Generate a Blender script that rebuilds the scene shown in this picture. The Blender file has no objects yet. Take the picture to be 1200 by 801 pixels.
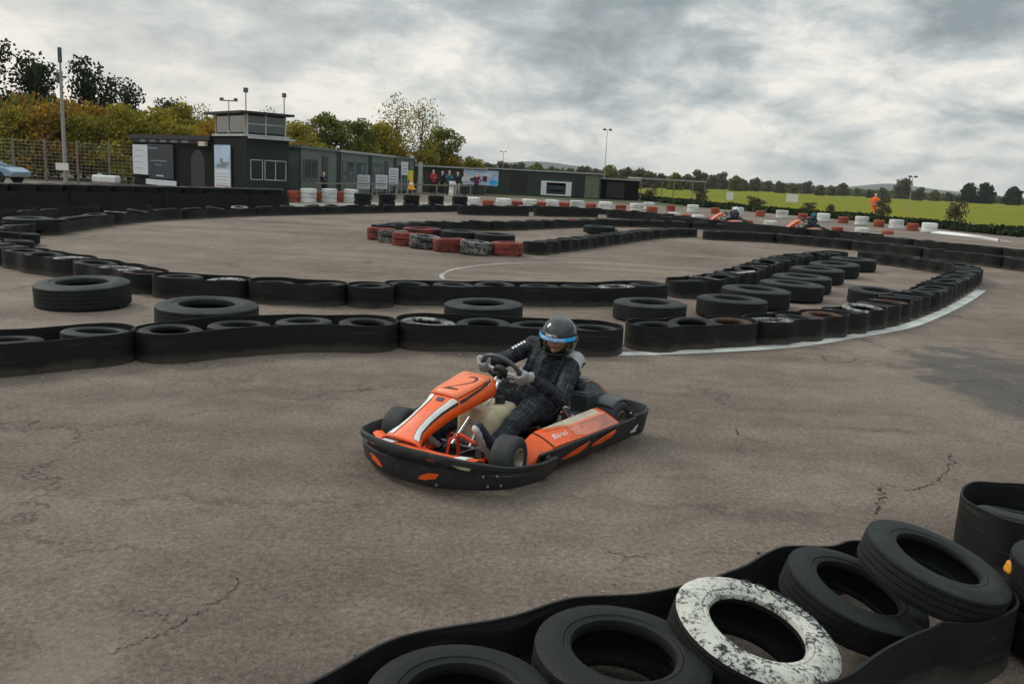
import bpy, bmesh, math, random
import numpy as np
from mathutils import Vector, Matrix, Quaternion, noise as mnoise
R_ = math.radians
sc = bpy.context.scene
C = sc.collection

# ------------------------------------------------------------------ camera geometry (photo px 1200x801 <-> world)
F, HC, ROLL, HY = 1000.0, 1.7, R_(3.0), 205.0
PITCH = math.atan((400.5-HY)*math.cos(ROLL)/F)
def ray(px, py):
    x = (px-600)/F; y = -(py-400.5)/F
    c, s = math.cos(ROLL), math.sin(ROLL)
    xr = x*c - y*s; yr = x*s + y*c
    return xr, math.cos(PITCH)+yr*math.sin(PITCH), -math.sin(PITCH)+yr*math.cos(PITCH)
def G(px, py, z=0.0):
    a, b, c = ray(px, py); t = (z-HC)/c
    return Vector((a*t, b*t, z))
def AT(px, py, Y):
    a, b, c = ray(px, py); t = Y/b
    return Vector((a*t, Y, HC+c*t))

cam = bpy.data.cameras.new('camera'); co = bpy.data.objects.new('camera', cam); C.objects.link(co)
cam.sensor_width = 36; cam.lens = 36*F/1200; cam.clip_end = 9000; cam.clip_start = .05
co.matrix_world = Matrix.Translation((0, 0, HC)) @ Matrix.Rotation(math.pi/2-PITCH, 4, 'X') @ Matrix.Rotation(ROLL, 4, 'Z')
sc.camera = co

# ------------------------------------------------------------------ tagging
def ordw(n):
    w = ['first', 'second', 'third', 'fourth', 'fifth', 'sixth', 'seventh', 'eighth', 'ninth', 'tenth', 'eleventh', 'twelfth']
    if n <= 12: return w[n-1]
    suf = 'th' if 10 <= n % 100 <= 20 else {1: 'st', 2: 'nd', 3: 'rd'}.get(n % 10, 'th')
    return '%d%s' % (n, suf)
def tag(o, label=None, cat=None, group=None, kind=None):
    if label: o['label'] = label
    if cat: o['category'] = cat
    if group: o['group'] = group
    if kind: o['kind'] = kind
    return o
def empty(name, loc=(0, 0, 0), rz=0, label=None, cat=None, group=None):
    o = bpy.data.objects.new(name, None); C.objects.link(o)
    o.location = loc; o.rotation_euler = (0, 0, rz); o.empty_display_size = .1
    return tag(o, label, cat, group)
def copy_tree(o, parent=None):
    c = o.copy(); C.objects.link(c); c.parent = parent
    for ch in list(o.children): copy_tree(ch, c)
    return c

# ------------------------------------------------------------------ mesh builder
class MB:
    def __init__(s): s.v = []; s.f = []; s.m = []; s.mi = 0
    def add(s, vs, fs):
        n = len(s.v); s.v += [tuple(v) for v in vs]; s.f += [tuple(i+n for i in f) for f in fs]; s.m += [s.mi]*len(fs); return s
    def box(s, cx, cy, cz, sx, sy, sz, rot=None):
        vs = []
        for dz in (-.5, .5):
            for dx, dy in ((-.5, -.5), (.5, -.5), (.5, .5), (-.5, .5)):
                p = Vector((dx*sx, dy*sy, dz*sz))
                if rot is not None: p = rot @ p
                vs.append((p.x+cx, p.y+cy, p.z+cz))
        return s.add(vs, [(3, 2, 1, 0), (4, 5, 6, 7), (0, 1, 5, 4), (1, 2, 6, 5), (2, 3, 7, 6), (3, 0, 4, 7)])
    def rings(s, rr, closed=True, cap=True, loop=False):
        n = len(rr[0]); vs = [p for r in rr for p in r]; fs = []
        k = len(rr)
        for i in range(k if loop else k-1):
            j = (i+1) % k
            for a in range(n if closed else n-1):
                b = (a+1) % n
                fs.append((i*n+a, i*n+b, j*n+b, j*n+a))
        if cap and closed and not loop:
            fs.append(tuple(reversed(range(n)))); fs.append(tuple((k-1)*n+a for a in range(n)))
        return s.add(vs, fs)
    def tube(s, pts, r, n=8, cap=True, loop=False):
        pts = [Vector(p) for p in pts]; rs = r if isinstance(r, (list, tuple)) else [r]*len(pts)
        rr = []; up = None; k = len(pts)
        for i, p in enumerate(pts):
            if loop: d = pts[(i+1) % k]-pts[i-1]
            else: d = pts[min(i+1, k-1)]-pts[max(i-1, 0)]
            d.normalize()
            if up is None:
                up = Vector((0, 0, 1)) if abs(d.z) < .9 else Vector((1, 0, 0))
            a = d.cross(up); a.normalize(); b = a.cross(d); b.normalize(); up = b
            rr.append([p+(a*math.cos(t)+b*math.sin(t))*rs[i] for t in [2*math.pi*q/n for q in range(n)]])
        return s.rings(rr, True, cap, loop)
    def lathe(s, prof, n=32, M=None, loop=False, cap=False):
        rr = []
        for (r, z) in prof:
            ring = [Vector((r*math.cos(2*math.pi*q/n), r*math.sin(2*math.pi*q/n), z)) for q in range(n)]
            if M is not None: ring = [M @ p for p in ring]
            rr.append(ring)
        return s.rings(rr, True, cap, loop)
    def grid(s, rows):
        n = len(rows[0]); vs = [p for r in rows for p in r]
        return s.add(vs, [(i*n+a, i*n+a+1, (i+1)*n+a+1, (i+1)*n+a) for i in range(len(rows)-1) for a in range(n-1)])
    def mesh(s, name):
        me = bpy.data.meshes.new(name); me.from_pydata(s.v, [], s.f); me.polygons.foreach_set('material_index', s.m); me.update(); return me
    def build(s, name, mats, parent=None, smooth=None, bevel=0, solid=0, fixn=True):
        me = s.mesh(name)
        if fixn:
            bm = bmesh.new(); bm.from_mesh(me); bmesh.ops.recalc_face_normals(bm, faces=bm.faces); bm.to_mesh(me); bm.free()
        return link(name, me, mats, parent, smooth, bevel, solid)
def link(name, me, mats, parent=None, smooth=None, bevel=0, solid=0):
    o = bpy.data.objects.new(name, me); C.objects.link(o)
    if not isinstance(mats, (list, tuple)): mats = [mats]
    for m in mats: me.materials.append(m)
    if parent is not None: o.parent = parent
    if smooth is not None:
        me.polygons.foreach_set('use_smooth', [True]*len(me.polygons))
        try: me.set_sharp_from_angle(angle=R_(smooth))
        except Exception: pass
    if solid:
        md = o.modifiers.new('s', 'SOLIDIFY'); md.thickness = solid; md.offset = -1
    if bevel:
        md = o.modifiers.new('b', 'BEVEL'); md.width = bevel; md.segments = 2; md.limit_method = 'ANGLE'; md.angle_limit = R_(35)
    return o
def crom(pts, per=6, closed=False):
    out = []; n = len(pts); P = [Vector(p) for p in pts]
    rng = range(n) if closed else range(n-1)
    for i in rng:
        if closed: a, b, c, d = P[i-1], P[i], P[(i+1) % n], P[(i+2) % n]
        else: a, b, c, d = P[max(i-1, 0)], P[i], P[i+1], P[min(i+2, n-1)]
        for k in range(per):
            t = k/per
            out.append(.5*((2*b)+(c-a)*t+(2*a-5*b+4*c-d)*t*t+(3*b-a-3*c+d)*t**3))
    if not closed: out.append(P[-1].copy())
    return out
_dg = None
def eval_mesh(o):
    dg = bpy.context.evaluated_depsgraph_get(); dg.update()
    return bpy.data.meshes.new_from_object(o.evaluated_get(dg), depsgraph=dg)
def text_mesh(txt, size=1, shear=0, offset=0, extrude=0, align='CENTER', res=3, space=1):
    cu = bpy.data.curves.new('txt', 'FONT'); cu.body = txt; cu.size = size; cu.shear = shear; cu.offset = offset; cu.extrude = extrude
    cu.align_x = align; cu.align_y = 'CENTER'; cu.resolution_u = res; cu.space_character = space
    o = bpy.data.objects.new('txt', cu); C.objects.link(o)
    me = eval_mesh(o); bpy.data.objects.remove(o); bpy.data.curves.remove(cu); return me
def warp(me, fn):
    for v in me.vertices: v.co = fn(v.co.x, v.co.y, v.co.z)
    me.update(); return me

# ------------------------------------------------------------------ materials
def nodes(name):
    m = bpy.data.materials.new(name); m.use_nodes = True; nt = m.node_tree
    return m, nt, nt.nodes['Principled BSDF']
def N(nt, typ, **kw):
    n = nt.nodes.new(typ)
    for k, v in kw.items():
        if k.startswith('i_'): n.inputs[k[2:].replace('_', ' ')].default_value = v
        else: setattr(n, k, v)
    return n
def ramp(nt, stops, interp='LINEAR'):
    r = nt.nodes.new('ShaderNodeValToRGB'); cr = r.color_ramp; cr.interpolation = interp
    while len(cr.elements) < len(stops): cr.elements.new(.5)
    for e, (p, c) in zip(cr.elements, stops):
        e.position = p; e.color = (c, c, c, 1) if isinstance(c, (int, float)) else (*c, 1)
    return r
def mat(name, col, rough=.6, metal=0, var=.25, vs=6, bump=0, bs=60, dirt=None, coat=0, spec=.5, coord='Object'):
    m, nt, b = nodes(name); L = nt.links.new
    b.inputs['Roughness'].default_value = rough; b.inputs['Metallic'].default_value = metal
    b.inputs['Coat Weight'].default_value = coat; b.inputs['Specular IOR Level'].default_value = spec
    tc = N(nt, 'ShaderNodeTexCoord')
    nz = N(nt, 'ShaderNodeTexNoise', i_Scale=vs, i_Detail=5, i_Roughness=.6); L(tc.outputs[coord], nz.inputs['Vector'])
    c0 = tuple(c*(1-var) for c in col); c1 = tuple(min(1, c*(1+var)) for c in col)
    r = ramp(nt, [(.3, c0), (.7, c1)]); L(nz.outputs['Fac'], r.inputs['Fac']); out = r.outputs['Color']
    if dirt:
        n2 = N(nt, 'ShaderNodeTexNoise', i_Scale=vs*2.7, i_Detail=7, i_Roughness=.7); L(tc.outputs[coord], n2.inputs['Vector'])
        r2 = ramp(nt, [(dirt[1], 0), (dirt[1]+.18, dirt[2])]); L(n2.outputs['Fac'], r2.inputs['Fac'])
        mx = N(nt, 'ShaderNodeMix', data_type='RGBA'); L(r2.outputs['Color'], mx.inputs['Factor']); L(out, mx.inputs['A']); mx.inputs['B'].default_value = (*dirt[0], 1)
        out = mx.outputs['Result']
    L(out, b.inputs['Base Color'])
    r3 = ramp(nt, [(.3, max(0, rough-.1)), (.7, min(1, rough+.12))]); L(nz.outputs['Fac'], r3.inputs['Fac']); L(r3.outputs['Color'], b.inputs['Roughness'])
    if bump:
        n3 = N(nt, 'ShaderNodeTexNoise', i_Scale=bs, i_Detail=4); L(tc.outputs[coord], n3.inputs['Vector'])
        bp = N(nt, 'ShaderNodeBump', i_Strength=bump, i_Distance=.01); L(n3.outputs['Fac'], bp.inputs['Height']); L(bp.outputs['Normal'], b.inputs['Normal'])
    return m
def rubber(name, base=.018, dust=(.085, .082, .075), amt=.5, rough=.62, Rt=None, streak=False):
    # rubber with dust settled on upward surfaces and worn scuffs
    m, nt, b = nodes(name); L = nt.links.new
    tc = N(nt, 'ShaderNodeTexCoord'); oi = N(nt, 'ShaderNodeObjectInfo')
    ad = N(nt, 'ShaderNodeVectorMath', operation='ADD'); L(tc.outputs['Object'], ad.inputs[0]); L(oi.outputs['Location'], ad.inputs[1])
    nz = N(nt, 'ShaderNodeTexNoise', i_Scale=5, i_Detail=7, i_Roughness=.68); L(ad.outputs[0], nz.inputs['Vector'])
    n2 = N(nt, 'ShaderNodeTexNoise', i_Scale=38, i_Detail=5, i_Roughness=.6); L(ad.outputs[0], n2.inputs['Vector'])
    ge = N(nt, 'ShaderNodeNewGeometry'); sp = N(nt, 'ShaderNodeSeparateXYZ'); L(ge.outputs['Normal'], sp.inputs[0])
    up = ramp(nt, [(.0, .22), (.9, 1)]); L(sp.outputs['Z'], up.inputs['Fac'])
    r = ramp(nt, [(.40, .08), (.50, .35), (.64, 1.25)]); L(nz.outputs['Fac'], r.inputs['Fac'])
    mu = N(nt, 'ShaderNodeMath', operation='MULTIPLY'); L(up.outputs['Color'], mu.inputs[0]); L(r.outputs['Color'], mu.inputs[1])
    rn = N(nt, 'ShaderNodeMapRange'); L(oi.outputs['Random'], rn.inputs['Value']); rn.inputs['To Min'].default_value = amt*.45; rn.inputs['To Max'].default_value = amt*1.5
    mu2 = N(nt, 'ShaderNodeMath', operation='MULTIPLY', use_clamp=True); L(mu.outputs[0], mu2.inputs[0]); L(rn.outputs[0], mu2.inputs[1])
    mx = N(nt, 'ShaderNodeMix', data_type='RGBA'); L(mu2.outputs[0], mx.inputs['Factor']); mx.inputs['A'].default_value = (base, base*1.04, base*1.05, 1); mx.inputs['B'].default_value = (*dust, 1)
    L(mx.outputs['Result'], b.inputs['Base Color'])
    b.inputs['Specular IOR Level'].default_value = .28
    rr = ramp(nt, [(.3, rough-.12), (.75, rough+.25)]); L(nz.outputs['Fac'], rr.inputs['Fac']); L(rr.outputs['Color'], b.inputs['Roughness'])
    bp = N(nt, 'ShaderNodeBump', i_Strength=.35, i_Distance=.004); L(n2.outputs['Fac'], bp.inputs['Height']); out = bp.outputs['Normal']
    if Rt:      # moulded tread blocks on the running surface and fine rings on the sidewall
        s3 = N(nt, 'ShaderNodeSeparateXYZ'); L(tc.outputs['Object'], s3.inputs[0])
        at = N(nt, 'ShaderNodeMath', operation='ARCTAN2'); L(s3.outputs['Y'], at.inputs[0]); L(s3.outputs['X'], at.inputs[1])
        zz = N(nt, 'ShaderNodeMath', operation='MULTIPLY_ADD'); L(s3.outputs['Z'], zz.inputs[0]); zz.inputs[1].default_value = 2.5; L(at.outputs[0], zz.inputs[2])
        wv = N(nt, 'ShaderNodeMath', operation='MULTIPLY'); L(zz.outputs[0], wv.inputs[0]); wv.inputs[1].default_value = 62
        sn = N(nt, 'ShaderNodeMath', operation='SINE'); L(wv.outputs[0], sn.inputs[0])
        st = ramp(nt, [(.0, 0), (.16, 0), (.3, 1), (1, 1)]); ha = N(nt, 'ShaderNodeMath', operation='MULTIPLY_ADD'); L(sn.outputs[0], ha.inputs[0]); ha.inputs[1].default_value = .5; ha.inputs[2].default_value = .5; L(ha.outputs[0], st.inputs['Fac'])
        xy = N(nt, 'ShaderNodeVectorMath', operation='MULTIPLY'); L(tc.outputs['Object'], xy.inputs[0]); xy.inputs[1].default_value = (1, 1, 0)
        ln = N(nt, 'ShaderNodeVectorMath', operation='LENGTH'); L(xy.outputs[0], ln.inputs[0])
        gt = N(nt, 'ShaderNodeMath', operation='GREATER_THAN'); L(ln.outputs['Value'], gt.inputs[0]); gt.inputs[1].default_value = Rt*.955
        hm_ = N(nt, 'ShaderNodeMath', operation='MULTIPLY'); L(st.outputs['Color'], hm_.inputs[0]); L(gt.outputs[0], hm_.inputs[1])
        rg = N(nt, 'ShaderNodeMath', operation='MULTIPLY'); L(ln.outputs['Value'], rg.inputs[0]); rg.inputs[1].default_value = 520; rs = N(nt, 'ShaderNodeMath', operation='SINE'); L(rg.outputs[0], rs.inputs[0])
        lb = N(nt, 'ShaderNodeTexNoise', i_Scale=26, i_Detail=2); L(tc.outputs['Object'], lb.inputs['Vector'])
        rm = N(nt, 'ShaderNodeMath', operation='MULTIPLY_ADD'); L(rs.outputs[0], rm.inputs[0]); rm.inputs[1].default_value = .03; L(hm_.outputs[0], rm.inputs[2])
        b2 = N(nt, 'ShaderNodeBump', i_Strength=.9, i_Distance=.007); L(rm.outputs[0], b2.inputs['Height']); L(out, b2.inputs['Normal']); out = b2.outputs['Normal']
    if streak:  # long horizontal scrapes left by bumpers, some with paint
        mp = N(nt, 'ShaderNodeMapping'); mp.inputs['Scale'].default_value = (.9, .9, 16); L(tc.outputs['Object'], mp.inputs['Vector'])
        sx = N(nt, 'ShaderNodeTexNoise', i_Scale=2.4, i_Detail=6, i_Roughness=.7); L(mp.outputs[0], sx.inputs['Vector']); sr = ramp(nt, [(.56, 0), (.66, .55)]); L(sx.outputs['Fac'], sr.inputs['Fac'])
        q = N(nt, 'ShaderNodeMix', data_type='RGBA'); L(sr.outputs['Color'], q.inputs['Factor']); L(mx.outputs['Result'], q.inputs['A']); q.inputs['B'].default_value = (.045, .043, .040, 1)
        # dirt splashed up from the ground
        s4 = N(nt, 'ShaderNodeSeparateXYZ'); L(tc.outputs['Object'], s4.inputs[0]); ad4 = N(nt, 'ShaderNodeMath', operation='MULTIPLY_ADD'); L(nz.outputs['Fac'], ad4.inputs[0]); ad4.inputs[1].default_value = -.16; L(s4.outputs['Z'], ad4.inputs[2])
        dr = ramp(nt, [(.0, .6), (.06, 0)]); mr4 = N(nt, 'ShaderNodeMath', operation='ADD', use_clamp=True); L(ad4.outputs[0], mr4.inputs[0]); mr4.inputs[1].default_value = .055; L(mr4.outputs[0], dr.inputs['Fac'])
        q2 = N(nt, 'ShaderNodeMix', data_type='RGBA'); L(dr.outputs['Color'], q2.inputs['Factor']); L(q.outputs['Result'], q2.inputs['A']); q2.inputs['B'].default_value = (.085, .07, .055, 1)
        L(q2.outputs['Result'], b.inputs['Base Color'])
    L(out, b.inputs['Normal'])
    return m
def worn_paint(name, col, under=(.02, .021, .021), thr=.5, scale=7, spread=.05):
    m, nt, b = nodes(name); L = nt.links.new
    tc = N(nt, 'ShaderNodeTexCoord'); oi = N(nt, 'ShaderNodeObjectInfo')
    ad = N(nt, 'ShaderNodeVectorMath', operation='ADD'); L(tc.outputs['Object'], ad.inputs[0]); L(oi.outputs['Location'], ad.inputs[1])
    nz = N(nt, 'ShaderNodeTexNoise', i_Scale=scale, i_Detail=9, i_Roughness=.72); L(ad.outputs[0], nz.inputs['Vector'])
    n2 = N(nt, 'ShaderNodeTexNoise', i_Scale=scale*.35, i_Detail=3); L(ad.outputs[0], n2.inputs['Vector'])
    n4 = N(nt, 'ShaderNodeTexNoise', i_Scale=scale*5, i_Detail=5, i_Roughness=.8); L(ad.outputs[0], n4.inputs['Vector'])
    av = N(nt, 'ShaderNodeMath', operation='MULTIPLY_ADD'); L(n4.outputs['Fac'], av.inputs[0]); av.inputs[1].default_value = .45; av2 = N(nt, 'ShaderNodeMath', operation='MULTIPLY'); L(nz.outputs['Fac'], av2.inputs[0]); av2.inputs[1].default_value = .55; L(av2.outputs[0], av.inputs[2])
    r = ramp(nt, [(thr-spread*.3, 1), (thr+spread*.5, .45), (thr+spread*1.3, 0)]); L(av.outputs[0], r.inputs['Fac'])
    rc = ramp(nt, [(.35, tuple(c*.62 for c in col)), (.6, col)]); L(n2.outputs['Fac'], rc.inputs['Fac'])
    mx = N(nt, 'ShaderNodeMix', data_type='RGBA'); L(r.outputs['Color'], mx.inputs['Factor']); mx.inputs['A'].default_value = (*under, 1); L(rc.outputs['Color'], mx.inputs['B'])
    L(mx.outputs['Result'], b.inputs['Base Color']); b.inputs['Roughness'].default_value = .75; b.inputs['Specular IOR Level'].default_value = .3
    bp = N(nt, 'ShaderNodeBump', i_Strength=.5, i_Distance=.003); L(nz.outputs['Fac'], bp.inputs['Height']); L(bp.outputs['Normal'], b.inputs['Normal'])
    return m
def leafmat(name, cols):
    m, nt, b = nodes(name); L = nt.links.new
    ge = N(nt, 'ShaderNodeNewGeometry'); oi = N(nt, 'ShaderNodeObjectInfo')
    nz = N(nt, 'ShaderNodeTexNoise', i_Scale=.7, i_Detail=3); L(ge.outputs['Position'], nz.inputs['Vector'])
    a = N(nt, 'ShaderNodeMath', operation='MULTIPLY_ADD'); L(ge.outputs['Random Per Island'], a.inputs[0]); a.inputs[1].default_value = .45; L(nz.outputs['Fac'], a.inputs[2])
    s = N(nt, 'ShaderNodeMath', operation='SUBTRACT'); L(a.outputs[0], s.inputs[0]); s.inputs[1].default_value = .25
    r = ramp(nt, [(i/(len(cols)-1)*.8+.1, c) for i, c in enumerate(cols)]); L(s.outputs[0], r.inputs['Fac'])
    L(r.outputs['Color'], b.inputs['Base Color']); b.inputs['Roughness'].default_value = .7
    b.inputs['Specular IOR Level'].default_value = .2
    tr = N(nt, 'ShaderNodeBsdfTranslucent'); L(r.outputs['Color'], tr.inputs['Color'])
    mx = N(nt, 'ShaderNodeMixShader'); mx.inputs[0].default_value = .3; L(b.outputs[0], mx.inputs[1]); L(tr.outputs[0], mx.inputs[2])
    L(mx.outputs[0], nt.nodes['Material Output'].inputs['Surface'])
    return m

M = {}
M['rubber'] = rubber('tyre rubber', .0055, (.024, .025, .024), .5, Rt=.285)
M['rubber_grey'] = rubber('weathered rubber', .0085, (.036, .043, .041), .7, Rt=.285); M['rubber_truck'] = rubber('truck tyre rubber', .011, (.042, .051, .049), .75, Rt=.50)
M['belt'] = rubber('belting rubber', .0065, (.022, .022, .021), .5, .6, streak=True)
M['white_tyre'] = worn_paint('worn white paint', (.56, .54, .47), thr=.512, scale=14, spread=.04)
M['white_half'] = worn_paint('very worn white paint', (.42, .41, .37), thr=.47, scale=6)
M['red_half'] = worn_paint('worn red paint', (.24, .04, .03), thr=.47, scale=5)
M['iwhite'] = worn_paint('scuffed white side paint', (.33, .31, .29), thr=.455, scale=5, spread=.06); M['ired'] = worn_paint('faded red side paint', (.32, .06, .045), thr=.50, scale=5, spread=.06)
M['brown_half'] = worn_paint('rusty smear', (.17, .07, .035), thr=.47, scale=6)
M['white_bar'] = worn_paint('white barrier paint', (.78, .77, .74), under=(.12, .12, .11), thr=.60, scale=4)
M['red_bar'] = worn_paint('red barrier paint', (.38, .09, .05), under=(.05, .03, .03), thr=.62, scale=4)
M['orange'] = mat('orange plastic', (.84, .105, .008), .45, var=.12, vs=9, dirt=((.10, .055, .03), .54, .55), coat=.0)
M['orange2'] = mat('orange sticker', (.90, .19, .055), .35, var=.07, vs=9, coat=.3)
M['kart_black'] = mat('black bumper plastic', (.017, .019, .021), .45, var=.3, vs=9, dirt=((.07, .062, .054), .52, .6), bump=.15, bs=90)
M['cover'] = mat('dark grey cover plastic', (.055, .063, .066), .42, var=.25, vs=9, dirt=((.12, .11, .10), .6, .5), coat=.1)
M['black'] = mat('matt black', (.012, .012, .013), .55)
M['seat'] = mat('seat shell', (.014, .014, .016), .35)
M['tyre_kart'] = mat('kart slick rubber', (.022, .022, .023), .7, var=.2, vs=30, bump=.2, bs=120)
M['rim'] = mat('rim metal', (.45, .40, .32), .4, metal=.8, dirt=((.05, .04, .03), .5, .8), vs=20)
M['steel'] = mat('steel', (.5, .5, .5), .32, metal=.9, dirt=((.08, .06, .05), .55, .6), vs=20)
M['red_steel'] = mat('red painted steel', (.60, .035, .01), .4, dirt=((.05, .03, .02), .58, .7), vs=20)
M['tank'] = mat('cream fuel tank', (.50, .42, .27), .45, var=.14, vs=8, dirt=((.2, .15, .09), .55, .5))
M['white'] = mat('white paint', (.72, .71, .67), .5, var=.1, dirt=((.25, .22, .19), .58, .5))
M['sticker_white'] = mat('white sticker', (.68, .66, .62), .4, var=.12, vs=25, dirt=((.2, .16, .14), .55, .6))
M['faded_red'] = mat('faded red sticker', (.62, .19, .12), .5, var=.35, vs=7, dirt=((.15, .11, .10), .49, .7))
M['cream'] = mat('cream sticker', (.60, .50, .36), .42, var=.15, vs=16, dirt=((.25, .18, .12), .52, .5))
M['black_ink'] = mat('black lettering', (.012, .012, .012), .5, var=0)
M['blue'] = mat('blue strip', (.008, .38, .82), .4, var=.05)
M['white_ink'] = mat('white lettering', (.75, .75, .75), .5, var=0)
M['red_ink'] = mat('red lettering', (.6, .06, .05), .5, var=0)
M['glove'] = mat('grey glove', (.33, .32, .32), .85, var=.15, vs=40, bump=.3, bs=200)
M['skin'] = mat('skin', (.88, .52, .40), .5, var=.08)
M['shoulder'] = mat('grey suit panel', (.36, .36, .36), .85, var=.08, bump=.2, bs=150)
M['helmet'] = mat('black helmet shell', (.006, .009, .011), .22, var=.6, vs=9, dirt=((.045, .055, .06), .55, .6), coat=.5)
M['shoe_white'] = mat('white rubber sole', (.62, .60, .58), .6)
M['shoe'] = mat('navy shoe', (.018, .024, .045), .7)
M['hair'] = mat('brown hair', (.05, .03, .018), .6)
M['galv'] = mat('galvanised pole', (.30, .285, .25), .6, var=.2)
M['cabin'] = mat('grey green cabin paint', (.095, .125, .105), .6, var=.15, vs=1.2, dirt=((.05, .05, .04), .6, .5))
M['dkgreen'] = mat('dark green container paint', (.024, .036, .026), .6, var=.2, vs=1.2)
M['ltgreen'] = mat('pale green panel', (.12, .14, .09), .6)
M['dkgrey'] = mat('charcoal cladding', (.016, .020, .022), .8, var=.15, vs=2)
M['bldark'] = mat('brown black cladding', (.006, .007, .005), .85, spec=.2, var=.2, vs=1.5)
M['trim'] = mat('pale trim', (.42, .43, .40), .6)
M['grey_roof'] = mat('grey roof felt', (.33, .33, .31), .7, var=.2)
M['wood'] = mat('weathered timber', (.20, .165, .12), .8, var=.3, vs=5)
M['banner_white'] = mat('white banner', (.60, .62, .66), .6, var=.06)
M['banner_sky'] = mat('pale blue banner print', (.40, .52, .66), .6, var=.3, vs=1.3)
M['banner_dark'] = mat('dark navy banner print', (.015, .02, .032), .5, var=.6, vs=1.5)
M['banner_grey'] = mat('grey print', (.19, .21, .24), .5, var=.4, vs=3)
M['yellow'] = mat('yellow plastic', (.62, .52, .03), .5)
M['amber'] = mat('amber plastic', (.72, .30, .02), .5)
M['carblue'] = mat('pale blue car paint', (.20, .32, .42), .25, var=.03, coat=.8)
M['hivis'] = mat('orange hi vis cloth', (1.0, .17, .02), .8, var=.06)
M['darkcloth'] = mat('dark cloth', (.014, .017, .026), .85)
M['redcloth'] = mat('red cloth', (.42, .03, .035), .85)
M['tealcloth'] = mat('teal cloth', (.02, .11, .15), .85)
M['whitecloth'] = mat('white cloth', (.5, .5, .52), .85)
M['browncloth'] = mat('brown cloth', (.16, .06, .035), .85)
M['purplecloth'] = mat('maroon cloth', (.12, .02, .045), .85)
M['bark'] = mat('bark', (.075, .058, .042), .9, bump=.5, bs=8)
m, nt, b = nodes('window glass'); b.inputs['Base Color'].default_value = (.05, .06, .06, 1); b.inputs['Roughness'].default_value = .08; b.inputs['Specular IOR Level'].default_value = .8; M['glass'] = m
m, nt, b = nodes('clear visor'); L = nt.links.new
gl = N(nt, 'ShaderNodeBsdfGlossy'); gl.inputs['Roughness'].default_value = .08; gl.inputs['Color'].default_value = (.8, .85, .85, 1)
tp = N(nt, 'ShaderNodeBsdfTransparent'); tp.inputs['Color'].default_value = (.86, .83, .78, 1)
fr = N(nt, 'ShaderNodeFresnel', i_IOR=1.35); mx = N(nt, 'ShaderNodeMixShader'); L(fr.outputs[0], mx.inputs[0]); L(tp.outputs[0], mx.inputs[1]); L(gl.outputs[0], mx.inputs[2])
L(mx.outputs[0], nt.nodes['Material Output'].inputs['Surface']); M['visor'] = m
# plaid race suit, uv = (round the limb, along the limb) in metres
m, nt, b = nodes('plaid race suit'); L = nt.links.new
uv = N(nt, 'ShaderNodeUVMap', uv_map='uv'); sp = N(nt, 'ShaderNodeSeparateXYZ'); L(uv.outputs[0], sp.inputs[0])
def line(o, per, w):
    a = N(nt, 'ShaderNodeMath', operation='PINGPONG'); L(o, a.inputs[0]); a.inputs[1].default_value = per/2
    c = N(nt, 'ShaderNodeMath', operation='LESS_THAN'); L(a.outputs[0], c.inputs[0]); c.inputs[1].default_value = w/2; return c.outputs[0]
mx1 = N(nt, 'ShaderNodeMath', operation='MAXIMUM'); L(line(sp.outputs['X'], .062, .0034), mx1.inputs[0]); L(line(sp.outputs['Y'], .062, .0034), mx1.inputs[1])
nz = N(nt, 'ShaderNodeTexNoise', i_Scale=14, i_Detail=4); tc = N(nt, 'ShaderNodeTexCoord'); L(tc.outputs['Object'], nz.inputs['Vector'])
rr = ramp(nt, [(.35, .15), (.6, .9)]); L(nz.outputs['Fac'], rr.inputs['Fac'])
mm = N(nt, 'ShaderNodeMath', operation='MULTIPLY'); L(mx1.outputs[0], mm.inputs[0]); L(rr.outputs['Color'], mm.inputs[1])
cm = N(nt, 'ShaderNodeMix', data_type='RGBA'); L(mm.outputs[0], cm.inputs['Factor']); cm.inputs['A'].default_value = (.005, .007, .012, 1); cm.inputs['B'].default_value = (.09, .10, .11, 1)
L(cm.outputs['Result'], b.inputs['Base Color']); b.inputs['Roughness'].default_value = .8; 
bp = N(nt, 'ShaderNodeBump', i_Strength=.7, i_Distance=.02); L(nz.outputs['Fac'], bp.inputs['Height']); L(bp.outputs['Normal'], b.inputs['Normal'])
M['suit'] = m
M['leaf_yg'] = leafmat('yellow green autumn leaves', [(.08, .085, .014), (.20, .18, .022), (.34, .28, .028), (.42, .29, .028)])
M['leaf_g'] = leafmat('mid green leaves', [(.045, .06, .014), (.10, .12, .022), (.18, .185, .028), (.28, .22, .03)])
M['leaf_dk'] = leafmat('dark green leaves', [(.010, .018, .008), (.02, .032, .012), (.035, .05, .015), (.06, .065, .018)])
M['leaf_br'] = leafmat('brown autumn leaves', [(.06, .05, .032), (.10, .08, .045), (.145, .11, .06), (.19, .14, .07)])
M['leaf_or'] = leafmat('orange autumn leaves', [(.07, .06, .014), (.19, .13, .02), (.36, .20, .022), (.48, .22, .02)])
M['leaf_far'] = leafmat('distant leaves', [(.05, .06, .032), (.085, .095, .045), (.12, .115, .05), (.17, .14, .06)])
SKYSEED=5.1; EXPO=0.08; SKYZ=-.27; SKYO=-.030
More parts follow.
